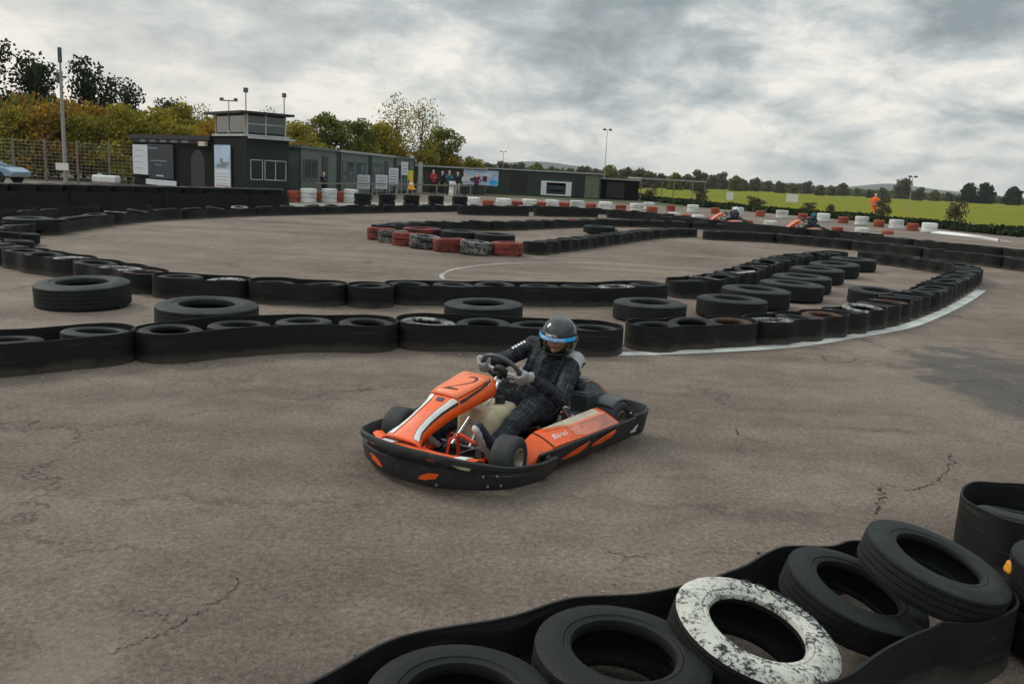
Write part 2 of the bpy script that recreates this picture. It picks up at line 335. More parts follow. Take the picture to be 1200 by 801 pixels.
# ------------------------------------------------------------------ world, sun
w = bpy.data.worlds.new('World'); sc.world = w; w.use_nodes = True
nt = w.node_tree; L = nt.links.new; bg = nt.nodes['Background']
SUN_EL, SUN_AZ = R_(38), R_(-60)          # azimuth from +Y towards +X
sky = N(nt, 'ShaderNodeTexSky', sky_type='NISHITA', sun_disc=False, sun_elevation=SUN_EL, sun_rotation=SUN_AZ)
tc = N(nt, 'ShaderNodeTexCoord'); sp = N(nt, 'ShaderNodeSeparateXYZ'); L(tc.outputs['Generated'], sp.inputs[0])
zz = N(nt, 'ShaderNodeMath', operation='MAXIMUM'); L(sp.outputs['Z'], zz.inputs[0]); zz.inputs[1].default_value = 0
za = N(nt, 'ShaderNodeMath', operation='ADD'); L(zz.outputs[0], za.inputs[0]); za.inputs[1].default_value = .36
dx = N(nt, 'ShaderNodeMath', operation='DIVIDE'); L(sp.outputs['X'], dx.inputs[0]); L(za.outputs[0], dx.inputs[1])
dy = N(nt, 'ShaderNodeMath', operation='DIVIDE'); L(sp.outputs['Y'], dy.inputs[0]); L(za.outputs[0], dy.inputs[1])
cb = N(nt, 'ShaderNodeCombineXYZ'); L(dx.outputs[0], cb.inputs[0]); L(dy.outputs[0], cb.inputs[1]); cb.inputs[2].default_value = SKYSEED
n1 = N(nt, 'ShaderNodeTexNoise', i_Scale=1.5, i_Detail=9, i_Roughness=.55, i_Distortion=.2); L(cb.outputs[0], n1.inputs['Vector'])
n2 = N(nt, 'ShaderNodeTexNoise', i_Scale=5.0, i_Detail=8, i_Roughness=.62, i_Distortion=.3); L(cb.outputs[0], n2.inputs['Vector'])
mxn = N(nt, 'ShaderNodeMath', operation='MULTIPLY_ADD'); L(n2.outputs['Fac'], mxn.inputs[0]); mxn.inputs[1].default_value = .42
m8 = N(nt, 'ShaderNodeMath', operation='MULTIPLY'); L(n1.outputs['Fac'], m8.inputs[0]); m8.inputs[1].default_value = .58; L(m8.outputs[0], mxn.inputs[2])
# the cloud deck is thicker to the right of the view and overhead, thinner low on the left
bz = N(nt, 'ShaderNodeMath', operation='MULTIPLY_ADD'); L(sp.outputs['X'], bz.inputs[0]); bz.inputs[1].default_value = -.06; L(mxn.outputs[0], bz.inputs[2])
bz2 = N(nt, 'ShaderNodeMath', operation='MULTIPLY_ADD'); L(zz.outputs[0], bz2.inputs[0]); bz2.inputs[1].default_value = SKYZ; L(bz.outputs[0], bz2.inputs[2])
cr = ramp(nt, [(SKYO+.37, (2.7, 3.1, 3.2)), (SKYO+.435, (4.1, 4.55, 4.65)), (SKYO+.475, (5.4, 5.75, 5.65)), (SKYO+.515, (7.2, 7.2, 6.85)), (SKYO+.57, (9.4, 9.0, 8.2))]); L(bz2.outputs[0], cr.inputs['Fac'])
# warmer and brighter towards the low sun side
wm = N(nt, 'ShaderNodeMapRange'); L(sp.outputs['X'], wm.inputs['Value']); wm.inputs['From Min'].default_value = .1; wm.inputs['From Max'].default_value = -.6
wz = ramp(nt, [(0, 1), (.28, 0)]); L(zz.outputs[0], wz.inputs['Fac'])
wv = N(nt, 'ShaderNodeMath', operation='MULTIPLY'); L(wm.outputs[0], wv.inputs[0]); L(wz.outputs['Color'], wv.inputs[1])
wv2 = N(nt, 'ShaderNodeMath', operation='MULTIPLY'); L(wv.outputs[0], wv2.inputs[0]); wv2.inputs[1].default_value = .75
wx = N(nt, 'ShaderNodeMix', data_type='RGBA'); L(wv2.outputs[0], wx.inputs['Factor']); L(cr.outputs['Color'], wx.inputs['A']); wx.inputs['B'].default_value = (9.6, 8.7, 7.5, 1)
# overcast sky grows brighter overhead
zb = N(nt, 'ShaderNodeMapRange'); L(zz.outputs[0], zb.inputs['Value']); zb.inputs['From Min'].default_value = .34; zb.inputs['From Max'].default_value = .85; zb.inputs['To Min'].default_value = 1; zb.inputs['To Max'].default_value = 3.6
vm = N(nt, 'ShaderNodeVectorMath', operation='SCALE'); L(wx.outputs['Result'], vm.inputs[0]); L(zb.outputs[0], vm.inputs['Scale'])
ms = N(nt, 'ShaderNodeMix', data_type='RGBA'); ms.inputs['Factor'].default_value = .93; L(sky.outputs[0], ms.inputs['A']); L(vm.outputs[0], ms.inputs['B'])
L(ms.outputs['Result'], bg.inputs['Color']); bg.inputs['Strength'].default_value = .10
sl = bpy.data.lights.new('sun', 'SUN'); sl.energy = 1.4; sl.angle = R_(14); sl.color = (1, .93, .84)
so = bpy.data.objects.new('sun', sl); C.objects.link(so)
sd = Vector((math.sin(SUN_AZ)*math.cos(SUN_EL), math.cos(SUN_AZ)*math.cos(SUN_EL), math.sin(SUN_EL)))
so.rotation_euler = sd.to_track_quat('Z', 'Y').to_euler()
vs = sc.view_settings; vs.view_transform = 'Standard'; vs.look = 'None'; vs.exposure = EXPO; vs.gamma = 1; vs.use_curve_mapping = False
sc.render.engine = 'CYCLES'

# ------------------------------------------------------------------ ground
def struct(o): o['kind'] = 'structure'; return o
def sheet(name, poly, z, m): 
    mb = MB(); mb.add([(p[0], p[1], z) for p in poly], [tuple(range(len(poly)))]); return mb.build(name, m)
gm, nt, b = nodes('rough grass and dirt'); L = nt.links.new
tc = N(nt, 'ShaderNodeTexCoord'); nz = N(nt, 'ShaderNodeTexNoise', i_Scale=.35, i_Detail=8, i_Roughness=.7); L(tc.outputs['Object'], nz.inputs['Vector'])
r = ramp(nt, [(.35, (.035, .045, .014)), (.5, (.06, .062, .02)), (.65, (.095, .08, .04))]); L(nz.outputs['Fac'], r.inputs['Fac']); L(r.outputs['Color'], b.inputs['Base Color']); b.inputs['Roughness'].default_value = .95
struct(sheet('ground', [(-4400, -200), (4400, -200), (4400, 5000), (-4400, 5000)], -.03, gm))
# asphalt
am, nt, b = nodes('worn asphalt'); L = nt.links.new
tc = N(nt, 'ShaderNodeTexCoord'); P_ = tc.outputs['Object']
big = N(nt, 'ShaderNodeTexNoise', i_Scale=.33, i_Detail=5, i_Roughness=.6); L(P_, big.inputs['Vector'])
mid = N(nt, 'ShaderNodeTexNoise', i_Scale=3.2, i_Detail=7, i_Roughness=.7); L(P_, mid.inputs['Vector'])
fine = N(nt, 'ShaderNodeTexNoise', i_Scale=34, i_Detail=6, i_Roughness=.85); L(P_, fine.inputs['Vector'])
vor = N(nt, 'ShaderNodeTexVoronoi', i_Scale=95); L(P_, vor.inputs['Vector'])
r1 = ramp(nt, [(.3, (.145, .108, .081)), (.5, (.208, .158, .122)), (.7, (.262, .201, .157))]); L(big.outputs['Fac'], r1.inputs['Fac'])
r2 = ramp(nt, [(.3, .78), (.7, 1.17)]); L(mid.outputs['Fac'], r2.inputs['Fac'])
r3 = ramp(nt, [(.36, .55), (.5, .98), (.64, 1.45)]); L(fine.outputs['Fac'], r3.inputs['Fac'])
def mulc(a, bb):
    q = N(nt, 'ShaderNodeMix', data_type='RGBA', blend_type='MULTIPLY'); q.inputs['Factor'].default_value = 1; q.clamp_result = False; L(a, q.inputs['A']); L(bb, q.inputs['B']); return q.outputs['Result']
col = mulc(mulc(r1.outputs['Color'], r2.outputs['Color']), r3.outputs['Color'])
# pale stones in the aggregate
vr = N(nt, 'ShaderNodeSeparateColor'); L(vor.outputs['Color'], vr.inputs[0]); st = ramp(nt, [(.90, 0), (.93, .55)], 'LINEAR'); L(vr.outputs[0], st.inputs['Fac'])
vd = ramp(nt, [(.25, 1), (.45, 0)]); L(vor.outputs['Distance'], vd.inputs['Fac'])
sm = N(nt, 'ShaderNodeMath', operation='MULTIPLY'); L(st.outputs['Color'], sm.inputs[0]); L(vd.outputs['Color'], sm.inputs[1])
q = N(nt, 'ShaderNodeMix', data_type='RGBA'); L(sm.outputs[0], q.inputs['Factor']); L(col, q.inputs['A']); q.inputs['B'].default_value = (.36, .33, .30, 1); col = q.outputs['Result']
# cracks
dn = N(nt, 'ShaderNodeTexNoise', i_Scale=2.2, i_Detail=6, i_Roughness=.7); L(P_, dn.inputs['Vector'])
dm = N(nt, 'ShaderNodeVectorMath', operation='SCALE'); dm.inputs['Scale'].default_value = 1.0; L(dn.outputs['Color'], dm.inputs[0])
da = N(nt, 'ShaderNodeVectorMath', operation='ADD'); L(P_, da.inputs[0]); L(dm.outputs[0], da.inputs[1])
ck = N(nt, 'ShaderNodeTexVoronoi', feature='DISTANCE_TO_EDGE', i_Scale=.42); L(da.outputs[0], ck.inputs['Vector'])
cr_ = ramp(nt, [(.0, 1), (.0045, .8), (.009, 0)]); L(ck.outputs['Distance'], cr_.inputs['Fac'])
cmk = N(nt, 'ShaderNodeTexNoise', i_Scale=.62, i_Detail=3); L(P_, cmk.inputs['Vector']); cmr = ramp(nt, [(.50, 0), (.60, .85)]); L(cmk.outputs['Fac'], cmr.inputs['Fac'])
cm2 = N(nt, 'ShaderNodeMath', operation='MULTIPLY'); L(cr_.outputs['Color'], cm2.inputs[0]); L(cmr.outputs['Color'], cm2.inputs[1])
q = N(nt, 'ShaderNodeMix', data_type='RGBA'); L(cm2.outputs[0], q.inputs['Factor']); L(col, q.inputs['A']); q.inputs['B'].default_value = (.022, .02, .018, 1); col = q.outputs['Result']
# darker damp patch on the right of the track
DP = G(1262, 470)
vsb = N(nt, 'ShaderNodeVectorMath', operation='SUBTRACT'); L(P_, vsb.inputs[0]); vsb.inputs[1].default_value = DP
vsc = N(nt, 'ShaderNodeVectorMath', operation='MULTIPLY'); L(vsb.outputs[0], vsc.inputs[0]); vsc.inputs[1].default_value = (.85, .36, 0)
vl = N(nt, 'ShaderNodeVectorMath', operation='LENGTH'); L(vsc.outputs[0], vl.inputs[0])
ed = N(nt, 'ShaderNodeTexNoise', i_Scale=2.1, i_Detail=6, i_Roughness=.65); L(P_, ed.inputs['Vector'])
va = N(nt, 'ShaderNodeMath', operation='MULTIPLY_ADD'); L(ed.outputs['Fac'], va.inputs[0]); va.inputs[1].default_value = 1.3; L(vl.outputs['Value'], va.inputs[2])
vrp = ramp(nt, [(.0, 1), (1, 1)]); mp = N(nt, 'ShaderNodeMapRange'); L(va.outputs[0], mp.inputs['Value']); mp.inputs['From Min'].default_value = 1.38; mp.inputs['From Max'].default_value = 1.62; mp.inputs['To Min'].default_value = .62; mp.inputs['To Max'].default_value = 0
q = N(nt, 'ShaderNodeMix', data_type='RGBA'); L(mp.outputs[0], q.inputs['Factor']); L(col, q.inputs['A']); q.inputs['B'].default_value = (.045, .05, .052, 1); col = q.outputs['Result']
# stretched noise streaks over the whole asphalt: broad, slightly darker and greyer
RL = G(250, 640)
wv_ = N(nt, 'ShaderNodeTexNoise', i_Scale=.8, i_Detail=4); 
mpg = N(nt, 'ShaderNodeMapping'); mpg.inputs['Scale'].default_value = (.25, 1.6, 1); mpg.inputs['Rotation'].default_value = (0, 0, R_(-25)); L(P_, mpg.inputs['Vector']); L(mpg.outputs[0], wv_.inputs['Vector'])
rr_ = ramp(nt, [(.42, 0), (.66, .55)]); L(wv_.outputs['Fac'], rr_.inputs['Fac'])
q = N(nt, 'ShaderNodeMix', data_type='RGBA', blend_type='MULTIPLY'); L(rr_.outputs['Color'], q.inputs['Factor']); L(col, q.inputs['A']); q.inputs['B'].default_value = (.56, .57, .60, 1); col = q.outputs['Result']
mp3 = N(nt, 'ShaderNodeMapping'); mp3.inputs['Scale'].default_value = (.30, 7.0, 1); mp3.inputs['Rotation'].default_value = (0, 0, R_(-14)); L(da.outputs[0], mp3.inputs['Vector'])
n5 = N(nt, 'ShaderNodeTexNoise', i_Scale=1.0, i_Detail=5, i_Roughness=.6); L(mp3.outputs[0], n5.inputs['Vector']); r5 = ramp(nt, [(.54, 0), (.70, .5)]); L(n5.outputs['Fac'], r5.inputs['Fac'])
q = N(nt, 'ShaderNodeMix', data_type='RGBA', blend_type='MULTIPLY'); L(r5.outputs['Color'], q.inputs['Factor']); L(col, q.inputs['A']); q.inputs['B'].default_value = (.5, .5, .52, 1); col = q.outputs['Result']
n6 = N(nt, 'ShaderNodeTexNoise', i_Scale=.9, i_Detail=8, i_Roughness=.75); L(da.outputs[0], n6.inputs['Vector']); r6 = ramp(nt, [(.57, 0), (.66, .35)]); L(n6.outputs['Fac'], r6.inputs['Fac'])
q = N(nt, 'ShaderNodeMix', data_type='RGBA'); L(r6.outputs['Color'], q.inputs['Factor']); L(col, q.inputs['A']); q.inputs['B'].default_value = (.30, .24, .19, 1); col = q.outputs['Result']
L(col, b.inputs['Base Color']); b.inputs['Roughness'].default_value = .88; b.inputs['Specular IOR Level'].default_value = .3
bp = N(nt, 'ShaderNodeBump', i_Strength=.9, i_Distance=.008); ha = N(nt, 'ShaderNodeMath', operation='MULTIPLY_ADD'); L(vor.outputs['Distance'], ha.inputs[0]); ha.inputs[1].default_value = -.5; L(fine.outputs['Fac'], ha.inputs[2])
L(ha.outputs[0], bp.inputs['Height']); L(bp.outputs['Normal'], b.inputs['Normal'])
struct(sheet('track', [(-60, -12), (40, -12), (60, 14), (48, 52), (30, 62), (0, 66), (-14, 60), (-60, 42)], 0, am))
# bright meadow beyond the circuit
fm, nt, b = nodes('bright meadow'); L = nt.links.new
tc = N(nt, 'ShaderNodeTexCoord'); nz = N(nt, 'ShaderNodeTexNoise', i_Scale=.05, i_Detail=10, i_Roughness=.75); L(tc.outputs['Object'], nz.inputs['Vector'])
r = ramp(nt, [(.3, (.11, .13, .004)), (.45, (.15, .16, .005)), (.6, (.19, .18, .006)), (.75, (.15, .135, .010))]); L(nz.outputs['Fac'], r.inputs['Fac']); L(r.outputs['Color'], b.inputs['Base Color']); b.inputs['Roughness'].default_value = .9; b.inputs['Specular IOR Level'].default_value = .1
fa = [G(705, 223), G(830, 236), G(960, 247), G(1200, 270), G(1500, 297)]
fb = [AT(2600, 300, 560), AT(1200, 237, 560), AT(960, 227, 560), AT(800, 218, 560), AT(560, 208, 560)]
struct(sheet('field', [(p.x, p.y) for p in fa]+[(p.x, p.y) for p in fb], -.02, fm))
# concrete strip beyond the barriers on the left and under the control tower
cmn = mat('pale concrete', (.30, .275, .225), .85, var=.12, vs=.8, bump=.2, bs=20)
a1, a2, a3, a4 = G(-120, 244.5), G(560, 246.5), G(560, 238), G(-120, 236)
struct(sheet('road', [(a1.x, a1.y), (a2.x, a2.y), (a3.x, a3.y), (a4.x, a4.y)], .004, cmn))
# painted lines
pm = worn_paint('worn track paint', (.74, .72, .66), under=(.17, .14, .12), thr=.57, scale=6, spread=.05)
pf = worn_paint('faint track paint', (.44, .41, .37), under=(.21, .165, .13), thr=.545, scale=5, spread=.1)
def paint(name, pts, wd, m, per=10, kind='structure'):
    pp = crom([G(*p) for p in pts], per); mb = MB(); rows = []
    for i, p in enumerate(pp):
        d = pp[min(i+1, len(pp)-1)]-pp[max(i-1, 0)]; d.normalize(); n = Vector((-d.y, d.x, 0))
        rows.append([(p.x+n.x*wd/2, p.y+n.y*wd/2, .004), (p.x-n.x*wd/2, p.y-n.y*wd/2, .004)])
    mb.grid(rows); o = mb.build(name, m); o['kind'] = kind; return o
paint('track_line', [(690, 415), (760, 414), (835, 411), (927, 405), (1000, 394), (1060, 383), (1100, 368), (1130, 353), (1150, 340)], .17, pm)
paint('track_line', [(520, 327), (518, 322), (535, 315), (580, 309.5), (640, 307.5), (710, 308.5), (770, 312), (830, 317)], .07, pf)
# individual cracks in the asphalt
ckm = mat('crack shadow', (.022, .019, .016), .95, var=.3, vs=30)
def crack(pts, w0=.014, seed=1):
    rc = random.Random(seed); pp = crom([G(*p) for p in pts], 14); mb = MB(); rows = []
    for i, p in enumerate(pp):
        d = pp[min(i+1, len(pp)-1)]-pp[max(i-1, 0)]; d.normalize(); n = Vector((-d.y, d.x, 0)); e = min(1, i/4, (len(pp)-1-i)/4)
        o = n*(mnoise.noise((i*.33, seed*7, 0))*.05+rc.uniform(-.004, .004)); wd = max(.001, w0*.75*(.25+abs(mnoise.noise((i*.5, seed, 4)))*2.2)*e)
        rows.append([tuple(p+o+n*wd/2+Vector((0, 0, .003))), tuple(p+o-n*wd/2+Vector((0, 0, .003)))])
    mb.grid(rows); struct(mb.build('track_crack', ckm))
crack([(1027, 603), (1030, 590), (1034, 578), (1026, 569)], .03, 1); crack([(1026, 570), (1038, 568), (1052, 571)], .016, 2); crack([(1060, 575), (1080, 571), (1098, 563), (1112, 548), (1116, 530)], .016, 3)
crack([(120, 768), (165, 752), (205, 735), (240, 712), (262, 700), (278, 684), (274, 668)], .012, 4); crack([(205, 735), (190, 722), (150, 715)], .008, 5)
crack([(1092, 443), (1120, 447), (1160, 446), (1200, 452)], .02, 6); crack([(860, 500), (872, 512), (905, 520)], .012, 7); crack([(700, 640), (735, 652), (760, 649)], .010, 8); crack([(330, 600), (352, 590), (398, 588)], .008, 9)
# hills
hm = mat('distant hill', (.05, .065, .035), .95, var=.25, vs=.004)
def ridge(pts, Y, name='hills'):
    pp = [AT(x, y, Y) for x, y in pts]; pp = crom(pp, 8); mb = MB(); rows = []
    for p in pp:
        h = p.z+mnoise.noise((p.x*.006, 0, 3))*6
        rows.append([(p.x, p.y-Y*.12, -1), (p.x, p.y-Y*.06, max(-1, h*.6)), (p.x, p.y, max(-.5, h)), (p.x, p.y+Y*.1, max(-1, h*.6)), (p.x, p.y+Y*.2, -1)])
    mb.grid(rows); o = mb.build(name, hm, smooth=60); struct(o)
ridge([(540, 198), (580, 192), (620, 189.5), (680, 195), (740, 203), (800, 208), (860, 213)], 2600)
ridge([(860, 219), (930, 220), (1000, 219), (1040, 215), (1075, 219), (1120, 224.5), (1170, 231), (1230, 238)], 3200)
ridge([(-100, 166), (200, 172), (420, 186), (520, 192), (600, 199), (700, 208)], 2200)

# ------------------------------------------------------------------ tyres
def tyre_mesh(R, w, rim, seg=44, grooves=4, shoulder=.03, name='tyre'):
    h = w/2; mb = MB(); s = shoulder; P = []
    sw = R-rim
    P += [(rim+.004, h*.52), (rim, h*.74), (rim+.006, h*.90), (rim+.02, h*.96), (rim+sw*.22, h*.93), (rim+sw*.26, h*.985), (rim+sw*.45, h*1.0), (rim+sw*.62, h*.985), (rim+sw*.66, h*.96), (R-s*.9, h*.93), (R-s*.35, h*.86)]
    tw = h*.80; ng = grooves
    P.append((R-.003, tw))
    for g in range(ng):
        z = tw*(1-2*(g+.5+.0)/(ng)); gw = w*.018; gd = .009
        P += [(R, z+gw*1.6), (R, z+gw), (R-gd, z+gw*.7), (R-gd, z-gw*.7), (R, z-gw), (R, z-gw*1.6)]
    P.append((R-.003, -tw))
    top = P[:11]
    P += [(r, -z) for r, z in reversed(top)]
    # inner cavity
    P += [(rim+.012, -h*.55), (rim+sw*.5, -h*.86), (R-.028, -h*.70), (R-.024, 0), (R-.028, h*.70), (rim+sw*.5, h*.86), (rim+.012, h*.55)]
    mb.lathe(P, seg, loop=True)
    return mb.mesh(name)
def finish(me, mats):
    for m in mats: me.materials.append(m)
    bm = bmesh.new(); bm.from_mesh(me); bmesh.ops.recalc_face_normals(bm, faces=bm.faces); bm.to_mesh(me); bm.free()
    me.polygons.foreach_set('use_smooth', [True]*len(me.polygons)); me.set_sharp_from_angle(angle=R_(38)); return me
CR, CW = .285, .19
TM = {}
for key, m in (('black', 'rubber'), ('grey', 'rubber_grey'), ('white', 'white_tyre'), ('whitish', 'white_half'), ('red', 'red_half'), ('rusty', 'brown_half'), ('bwhite', 'white_bar'), ('bred', 'red_bar'), ('iw', 'iwhite'), ('ir', 'ired')):
    me = tyre_mesh(CR, CW, .165, 40 if key in ('black', 'grey', 'white') else 28, name='car_tyre_'+key)
    if m.endswith('rubber') or m.startswith('rubber'): finish(me, [M[m]])
    else:
        me.materials.append(M[m])
        finish(me, []) 
        if key in ('white', 'whitish'):     # paint only on the upper sidewall, tread stays black
            me.materials.append(M['rubber'])
            for p in me.polygons:
                if p.center.z < CW*.38 or p.center.xy.length < .160: p.material_index = 1
    TM[key] = me
# truck tyre
TM['truck'] = finish(tyre_mesh(.50, .28, .27, 64, 5, .045, 'truck_tyre_mesh'), [M['rubber_truck']])
def put_tyre(key, p, tilt=(0, 0), label='', group=None, cat='tyre', z=None, sc_=1, sz=1, name=None):
    o = bpy.data.objects.new(name or ('truck_tyre' if key == 'truck' else 'car_tyre'), TM[key]); C.objects.link(o)
    h = (.14 if key == 'truck' else CW/2)*sc_*sz
    o.location = (p[0], p[1], (h if z is None else z)); o.rotation_euler = (tilt[0], tilt[1], random.uniform(0, 6.28)); o.scale = (sc_, sc_, sc_*sz)
    return tag(o, label, cat, group)

# ------------------------------------------------------------------ belts: a closed loop of conveyor rubber round a row of tyres
def belt_outline(cs, R, scal=.93, per=5):
    cs = [Vector((c[0], c[1], 0)) for c in cs]; n = len(cs); out = []
    def dirn(i):
        d = cs[min(i+1, n-1)]-cs[max(i-1, 0)]; d.normalize(); return d
    if n == 1:
        return [cs[0]+Vector((math.cos(t), math.sin(t), 0))*R for t in [2*math.pi*k/24 for k in range(24)]]
    for side in (1, -1):
        idx = range(n) if side == 1 else range(n-1, -1, -1)
        seq = []
        for q, i in enumerate(idx):
            d = dirn(i); nn = Vector((-d.y, d.x, 0))*side
            seq.append(cs[i]+nn*R)
            j = i+side
            if 0 <= j < n:
                d2 = (cs[j]-cs[i]).normalized()*side; n2 = Vector((-d2.y, d2.x, 0))*side
                seq.append((cs[i]+cs[j])/2+n2*R*scal)
        out += seq
        e = n-1 if side == 1 else 0
        d = dirn(e)*side; nn = Vector((-d.y, d.x, 0))
        for t in (45, 90, 135): 
            a = R_(t); out.append(cs[e]+(nn*math.cos(a)*(1 if side == 1 else 1)+d*math.sin(a))*R)
    # fix order for side -1 normals (nn already points along the travelled side)
    return crom(out, per, True)
def make_belt(cs, R=CR+.012, h=.27, scal=.93, label='', group=None, name='rubber_belt', per=5, wob=.012, seed=0, z0=.004):
    ol = belt_outline(cs, R, scal, per); n = len(ol); th = .010; mb = MB(); r0 = []; r1 = []; r2 = []; r3 = []
    for i, p in enumerate(ol):
        d = (ol[(i+1) % n]-ol[i-1]).normalized(); nn = Vector((d.y, -d.x, 0))
        w0 = mnoise.noise((p.x*1.1+seed*9, p.y*1.1, 1))*wob*1.6+mnoise.noise((p.x*5, p.y*5, seed))*wob*.5
        lean = mnoise.noise((p.x*1.7, p.y*1.7, seed+5))*.014
        r0.append((p.x, p.y, z0)); r1.append((p.x+nn.x*lean, p.y+nn.y*lean, h+w0)); r2.append((p.x+nn.x*(lean-th), p.y+nn.y*(lean-th), h+w0)); r3.append((p.x-nn.x*th, p.y-nn.y*th, z0))
    mb.rings([r0, r1, r2, r3], True, cap=False, loop=True)
    o = mb.build(name, M['belt'], smooth=40); return tag(o, label, 'rubber belt', group)
def along(pxs, spacing, z=.2, start=0):
    pp = crom([G(x, y, z) for x, y in pxs], 14); out = [pp[0].copy()]; acc = 0
    for a, b_ in zip(pp, pp[1:]):
        d = (b_-a).length; t = 0
        while acc+(d-t) >= spacing:
            t += spacing-acc; acc = 0; out.append(a.lerp(b_, t/d))
        acc += d-t
    return out
random.seed(4)
KEYS = ['black', 'black', 'black', 'grey', 'black', 'grey']
DESC = dict(black='black', grey='dusty grey', white='white painted', whitish='half white worn', red='red painted', rusty='rust stained')
def row(cs, rowname, tyregroup, beltgroup=None, cuts=None, h=.26, scal=.93, keys=None, beltlabels=None, zs=.0, skip=(), share=False, tilt=.06, per=5, ext=0, R=CR+.012):
    """tyres at the centres cs; belts wrap slices of it"""
    n = len(cs)
    for i, c in enumerate(cs):
        if i in skip: continue
        k = (keys or {}).get(i) or random.choice(KEYS)
        p = (c[0]+random.uniform(-.015, .015), c[1]+random.uniform(-.015, .015))
        if share: lab = '%s car tyre lying in %s' % ({'black': 'dark', 'grey': 'dark'}.get(k, DESC[k]), rowname)
        else: lab = '%s tyre, %s from left in %s' % (DESC[k], ordw(i+1), rowname)
        put_tyre(k, p, (random.uniform(-tilt, tilt), random.uniform(-tilt, tilt)), lab, tyregroup, z=CW/2+.05+zs+random.uniform(0, .02), sc_=random.uniform(.93, 1.0))
    if cuts:
        for q, (a, b_) in enumerate(cuts):
            bl = beltlabels[q] if beltlabels else 'black belt, %s from left round %s' % (ordw(q+1), rowname)
            sl_ = [Vector((c[0], c[1], 0)) for c in cs[a:b_]]
            if ext:
                fw = (cs[min(a+1, n-1)]-cs[max(a-1, 0)]).normalized(); bw = (cs[min(b_, n-1)]-cs[b_-2 if b_ > 1 else 0]).normalized()
                if len(sl_) > 1: sl_[0] = sl_[0]-Vector((fw.x, fw.y, 0))*ext; sl_[-1] = sl_[-1]+Vector((bw.x, bw.y, 0))*ext
                else: sl_ = [sl_[0]-Vector((fw.x, fw.y, 0))*ext, sl_[0]+Vector((fw.x, fw.y, 0))*ext]
            make_belt(sl_, R=R, h=h, scal=scal, label=bl, group=beltgroup, seed=q+len(cs), per=per)
S = .565
# --- barrier A straight behind the kart
A1 = [G(x, y, .2) for x, y in ((-75, 408), (8, 402.5), (112, 394))]
row(A1, 'the kinked belt at the left frame edge', 'tyres in the near barrier', None, [(0, 3)], scal=.97, beltlabels=['black belt with a sharp inward kink, at the left edge of the frame'], tilt=.10)
A2 = [G(x, y, .2) for x, y in ((201, 391), (280, 384.5), (356, 381), (429, 382))]
row(A2, 'the long belt behind the kart nose', 'tyres in the near barrier', None, [(0, 4)], beltlabels=['long wavy black belt standing left of the kart, in front of a pale truck tyre'])
A3 = [G(x, y, .2) for x, y in ((500, 381), (568, 382.5), (629, 385.5), (695, 388))]
row(A3, 'the long belt behind the driver', 'tyres in the near barrier', None, [(0, 4)], keys={0: 'whitish', 1: 'grey'}, beltlabels=['long smooth black belt directly behind the helmet of the driver'])
A4 = along([(765, 385), (835, 381), (881, 379.5), (927, 376.5), (965, 372), (1000, 366.5), (1030, 360.5), (1060, 351), (1084, 345), (1103, 335), (1122, 326), (1134, 319), (1126, 313), (1088, 307), (1060, 303), (1030, 299.5), (1012, 297)], .545, .2)
row(A4, 'the curving scalloped barrier right of the driver', 'tyres in the curving barrier', 'belts of the curving barrier', [(0, 3), (3, 6), (6, 9), (9, 12), (12, 15), (15, 18), (18, 21), (21, len(A4))], scal=.74, keys={2: 'rusty', 3: 'whitish', 5: 'rusty', 7: 'whitish', 9: 'rusty'}, tilt=.10, R=CR-.008)
# --- barrier B
B1 = along([(30, 297), (60, 303), (92, 307), (126, 313.5), (154, 319.5), (193, 326.5), (243, 330), (297, 333), (353, 335.5), (406, 338), (440, 339)], .60, .2)
nB = len(B1)
row(B1, 'the second barrier left of the kart', 'tyres in the second barrier', 'belts of the second barrier on the left', [(0, 3), (3, 6), (6, nB-3), (nB-3, nB-1), (nB-1, nB)] if nB > 10 else [(0, nB)], keys={2: 'whitish', 4: 'whitish', 5: 'rusty', 7: 'whitish'}, scal=.86)
B2 = along([(478, 336), (521, 337.5), (570, 337), (613, 338), (655, 339), (700, 338.5), (737, 338), (770, 336)], .60, .2)
row(B2, 'the ribbed belt beyond the helmet', 'tyres in the second barrier', None, [(0, len(B2))], keys={0: 'grey', 5: 'whitish'}, beltlabels=['long ribbed black belt of the second barrier, behind two truck tyres'], scal=.95)
B3 = along([(803, 332), (831, 329), (855, 324), (876, 318), (897, 310.5), (915, 306), (935, 302), (960, 299.5), (985, 297)], .60, .2)
row(B3, 'the row slanting behind the truck tyres', 'tyres in the slanting row', 'belts of the slanting row', [(i, min(i+3, len(B3))) for i in range(0, len(B3), 3)], keys={1: 'whitish', 4: 'whitish', 6: 'rusty'}, scal=.8, tilt=.16)
# --- truck tyres lying loose between the barriers
TT = [((97, 333), 'deep truck tyre lying alone on the asphalt at the far left'),
      ((243, 359), 'pale rimmed truck tyre lying behind the long belt on the left'),
      ((567, 353), 'truck tyre lying between the barriers just left of the helmet'),
      ((762, 352), 'truck tyre lying just right of the helmet between the barriers'),
      ((858, 350), 'truck tyre with a clear ribbed tread, nearest of the slanting line'),
      ((886, 340), 'truck tyre tucked against the back of the nearest one in the slanting line'),
      ((928, 333), 'truck tyre lower in the overlapping pair halfway along the slanting line'),
      ((940, 325), 'truck tyre behind the overlapping pair halfway along the slanting line'),
      ((958, 316), 'truck tyre in front of the far pair of the slanting line'),
      ((978, 310), 'truck tyre close behind the far pair of the slanting line'),
      ((1000, 304), 'truck tyre, farthest of the slanting line, with a flat pale top'),
      ((1028, 339), 'truck tyre lying by itself inside the curving scalloped barrier')]
